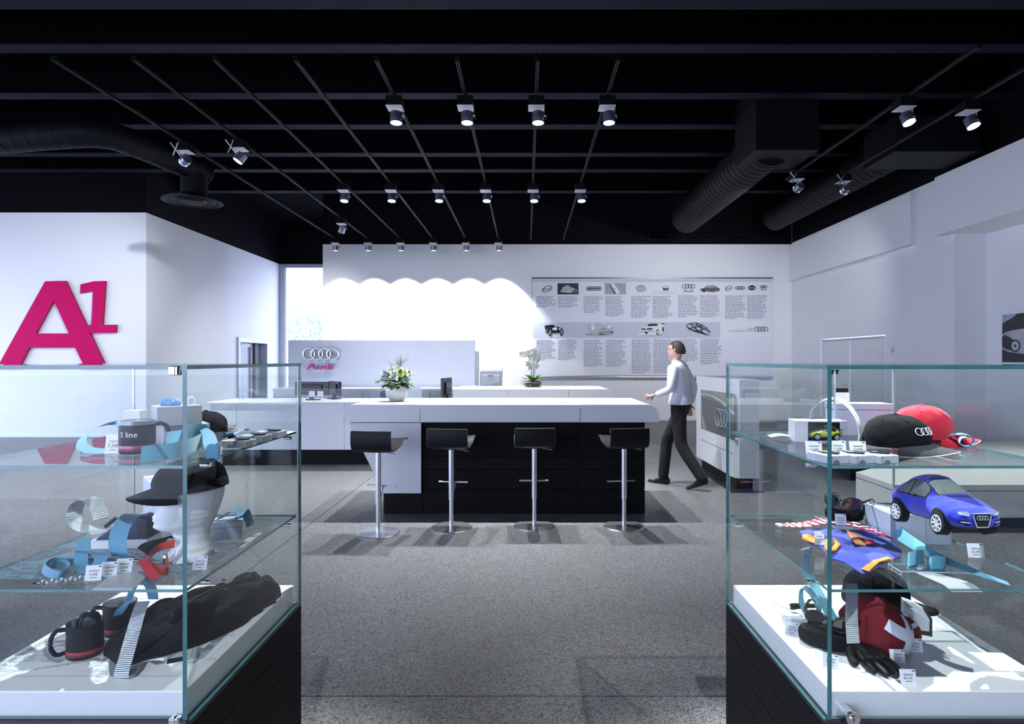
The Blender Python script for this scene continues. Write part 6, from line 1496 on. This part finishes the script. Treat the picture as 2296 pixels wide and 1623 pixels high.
# ------------------------------------------------------------------ RIGHT SHOWCASE, bottom tray
ribbon('satin_ribbon', 'tall teal ribbon with rolled top at the back left of the right case', [PD(1803, 1.98, ZP+0.168), PD(1810, 1.99, ZP+0.172), PD(1812, 1.985, ZP+0.160), PD(1806, 1.96, ZP+0.120), PD(1818, 1.94, ZP+0.085), PD(1845, 1.88, ZP+0.040), PD(1868, 1.83, ZP+0.004)], (0.032, 0.006, 0.004), 'ribbon_teal')
ribbon('satin_ribbon', 'teal ribbon coil beside the tall rolled ribbon', [PD(1838, 1.80, ZP+0.010), PD(1815, 1.81, ZP+0.020), PD(1797, 1.84, ZP+0.055), PD(1800, 1.87, ZP+0.085), PD(1820, 1.86, ZP+0.070), PD(1836, 1.83, ZP+0.035), PD(1830, 1.81, ZP+0.014), PD(1822, 1.81, ZP+0.024), PD(1826, 1.82, ZP+0.034)], (0.020, 0.012, 0.006), 'ribbon_teal')
cap('baseball_cap', 'black cap at the back of the bottom tray in the right case', PD(1962, 1.96, ZP+0.006), math.radians(66), 'fabric_black', S=1.05, flat_=0.95, droop=0.7)
bxm = thing('open_case', 'open silver and black presentation case behind the dark red cap', 'case', PD(2010, 1.80, ZP), math.radians(-22))
G().box(-0.055, 0.075, -0.05, 0.05, 0.0, 0.012).build('tray', 'plastic_black', bxm, bev=0.002)
G().prism([(0.020, 0.012), (0.078, 0.012), (0.078, 0.045), (0.050, 0.062), (0.020, 0.070)], -0.05, 0.05).build('silver_lid', 'box_silver', bxm, bev=0.002)
G().box(0.074, 0.080, -0.052, 0.052, 0.0, 0.050).build('dark_edge', 'plastic_black', bxm)
# dark red cap lying tilted with white cross and letter
rc_ = cap('baseball_cap', 'dark red cap with white cross lying tilted in the right case', PD(1948, 1.69, ZP+0.020), math.radians(25), 'fabric_maroon', S=1.0, tilt=(math.radians(24), math.radians(18)), droop=0.9)
def patch_on(par, uvs, m, name):                     # patch lying on the crown surface
    pts = []
    for u, v in uvs:
        a = math.tau*v; el = u*math.pi/2; r_ = math.cos(el)**0.72
        p = Vector((0.0845*r_*math.cos(a), 0.0985*r_*math.sin(a), 0.109*math.sin(el)**0.9)); pts.append(p+Vector((p.x, p.y, p.z)).normalized()*0.003)
    G().add(pts, [tuple(range(len(pts)))]).build(name, m, par)
def vstrip(par, u0, u1, v0, v1, m, name, n=6):
    g = G()
    def fn(a_, b_):
        u = u0+(u1-u0)*a_; v = v0+(v1-v0)*b_; a = math.tau*v; el = u*math.pi/2; r_ = math.cos(el)**0.72
        p = Vector((0.0835*r_*math.cos(a), 0.0965*r_*math.sin(a)*(1+0.06*max(0, -math.sin(a))*math.sin(el*2)), 0.109*math.sin(el)**0.9)); return p+p.normalized()*0.0028
    g.grid(fn, n, n*2); g.build(name, m, par, sm='all')
vstrip(rc_, 0.38, 0.60, 0.60, 0.90, 'fabric_white', 'cross_bar'); vstrip(rc_, 0.18, 0.86, 0.72, 0.78, 'fabric_white', 'cross_bar')
vstrip(rc_, 0.10, 0.30, 0.93, 0.99, 'fabric_white', 'letter_patch')
soft_ = thing('beanie_pouch', 'dark red rounded pouch with white stroke beside the tilted cap', 'pouch', PD(2010, 1.72, ZP), math.radians(-8))
G().lathe([(0.001, 0), (0.9, 0.0), (1.0, 0.012), (0.95, 0.034), (0.7, 0.052), (0.001, 0.058)], seg=40, sx=0.062, sy=0.055).build('pouch', 'fabric_maroon', soft_, sm='all')
G().ribbon([(-0.030, -0.040, 0.048), (-0.016, -0.052, 0.036), (0.010, -0.046, 0.046), (0.040, -0.028, 0.052)], (0.002, 0.006, 0.012), 0.002, sub=5).build('white_stroke', 'fabric_white', soft_)
ribbon('satin_ribbon', 'ribbed silver ribbon standing upright over the dark red cap', [PD(1909, 1.66, ZP+0.176), PD(1910, 1.63, ZP+0.150), PD(1909, 1.60, ZP+0.118), PD(1911, 1.57, ZP+0.085), PD(1913, 1.555, ZP+0.060)], (0.034, 0.002, 0.0), 'ribbon_ribbed')
hard_case('large black glasses case on the bottom tray of the right case', on(1862, 1452, ZP)+Vector((0.0, 0.02, 0)), math.radians(-38), 0.075, 0.045, 0.044)
sunglasses('black wraparound sunglasses on the large case in the right case', on(1862, 1452, ZP)+Vector((0.004, 0.012, 0.040)), math.radians(-38), 1.0, math.radians(6))
gl = thing('leather_glove', 'black leather glove with straight fingers on the bottom tray', 'glove', on(1945, 1478, ZP), math.radians(-86))
GV = [Vector((-0.085, 0, 0.014)), Vector((-0.045, 0, 0.016)), Vector((-0.005, 0, 0.017)), Vector((0.020, 0, 0.015))]
GE = [(0, 1), (1, 2), (2, 3)]; GR = [(0.034, 0.012), (0.032, 0.013), (0.036, 0.014), (0.034, 0.011)]
for o_y, L in ((-0.030, 0.060), (-0.010, 0.074), (0.011, 0.070), (0.031, 0.052)):
    b = len(GV); GV += [Vector((0.030, o_y, 0.013)), Vector((0.030+L*0.5, o_y*1.06, 0.013)), Vector((0.030+L, o_y*1.0, 0.008))]; GE += [(3, b), (b, b+1), (b+1, b+2)]; GR += [(0.0105, 0.011), (0.0105, 0.010), (0.0085, 0.0075)]
b = len(GV); GV += [Vector((-0.015, 0.040, 0.014)), Vector((0.020, 0.056, 0.012)), Vector((0.045, 0.058, 0.010))]; GE += [(1, b), (b, b+1), (b+1, b+2)]; GR += [(0.012, 0.011), (0.011, 0.010), (0.009, 0.008)]
a, c = skin(GV, GE, GR, 1, 2); G().add([(p.x, -p.y, max(0.0, p.z)) for p in a], c).build('glove_body', 'leather_glove', gl, sm='all', fix=True)
for o_y in (-0.018, 0.0, 0.018): G().tube([(-0.05, o_y*0.7, 0.029), (-0.01, o_y*0.9, 0.0315), (0.022, o_y, 0.028)], 0.0012, 5).build('seam', 'fabric_black', gl)
gl2 = thing('leather_glove', 'folded black glove tips resting on the clear block at the left', 'glove', on(1800, 1385, ZP)+Vector((0, 0, 0.022)), math.radians(8))
for q in range(2):
    G().tube(smooth([(-0.040, 0.004*q, 0.010+0.008*q), (0.0, 0.002, 0.012+0.004*q), (0.045, 0, 0.012)], 4), [0.004]+[0.0065]*8, 8).build('finger', 'leather_glove', gl2, sm=True)
gift_box('card_block', 'small pale block carrying a price card at the left of the tray', on(1778, 1396, ZP), math.radians(-10), 0.055, 0.05, 0.022, 'box_white')
for px, py, rz, pr_c, lab, w in ((1776, 1424, -28, '104,74€', 'tilted beside the pale block', 0.036), (1862, 1497, -30, '90,39€', 'tilted in front of the large glasses case', 0.036), (2054, 1462, -4, '49,83€', 'reading 49,83€ beside the open case', 0.038), (2014, 1487, -4, '25,42€', 'reading 25,42€ before the dark red cap', 0.038), (2038, 1534, -3, '80,33€', 'reading 80,33€ at the finger tips of the glove', 0.038)):
    price_card(on(px, py, ZP), math.radians(rz), pr_c, 'price card '+lab, w, 0.034)
tl = thing('tray_label', 'white printed strip along the back edge of the right tray', 'label', (0.85, 2.10, ZP), 0)
G().box(-0.10, 0.10, -0.012, 0.012, 0.0003, 0.0009).build('strip', 'paper', tl)
g = G()
for i in range(2):
    x = -0.09
    while x < 0.09: w = rb.uniform(0.008, 0.03); g.box(x, min(0.09, x+w), -0.004+0.007*i, -0.002+0.007*i, 0.0009, 0.0011); x += w+0.004
g.build('print', 'ink_soft', tl)['kind'] = 'stuff'
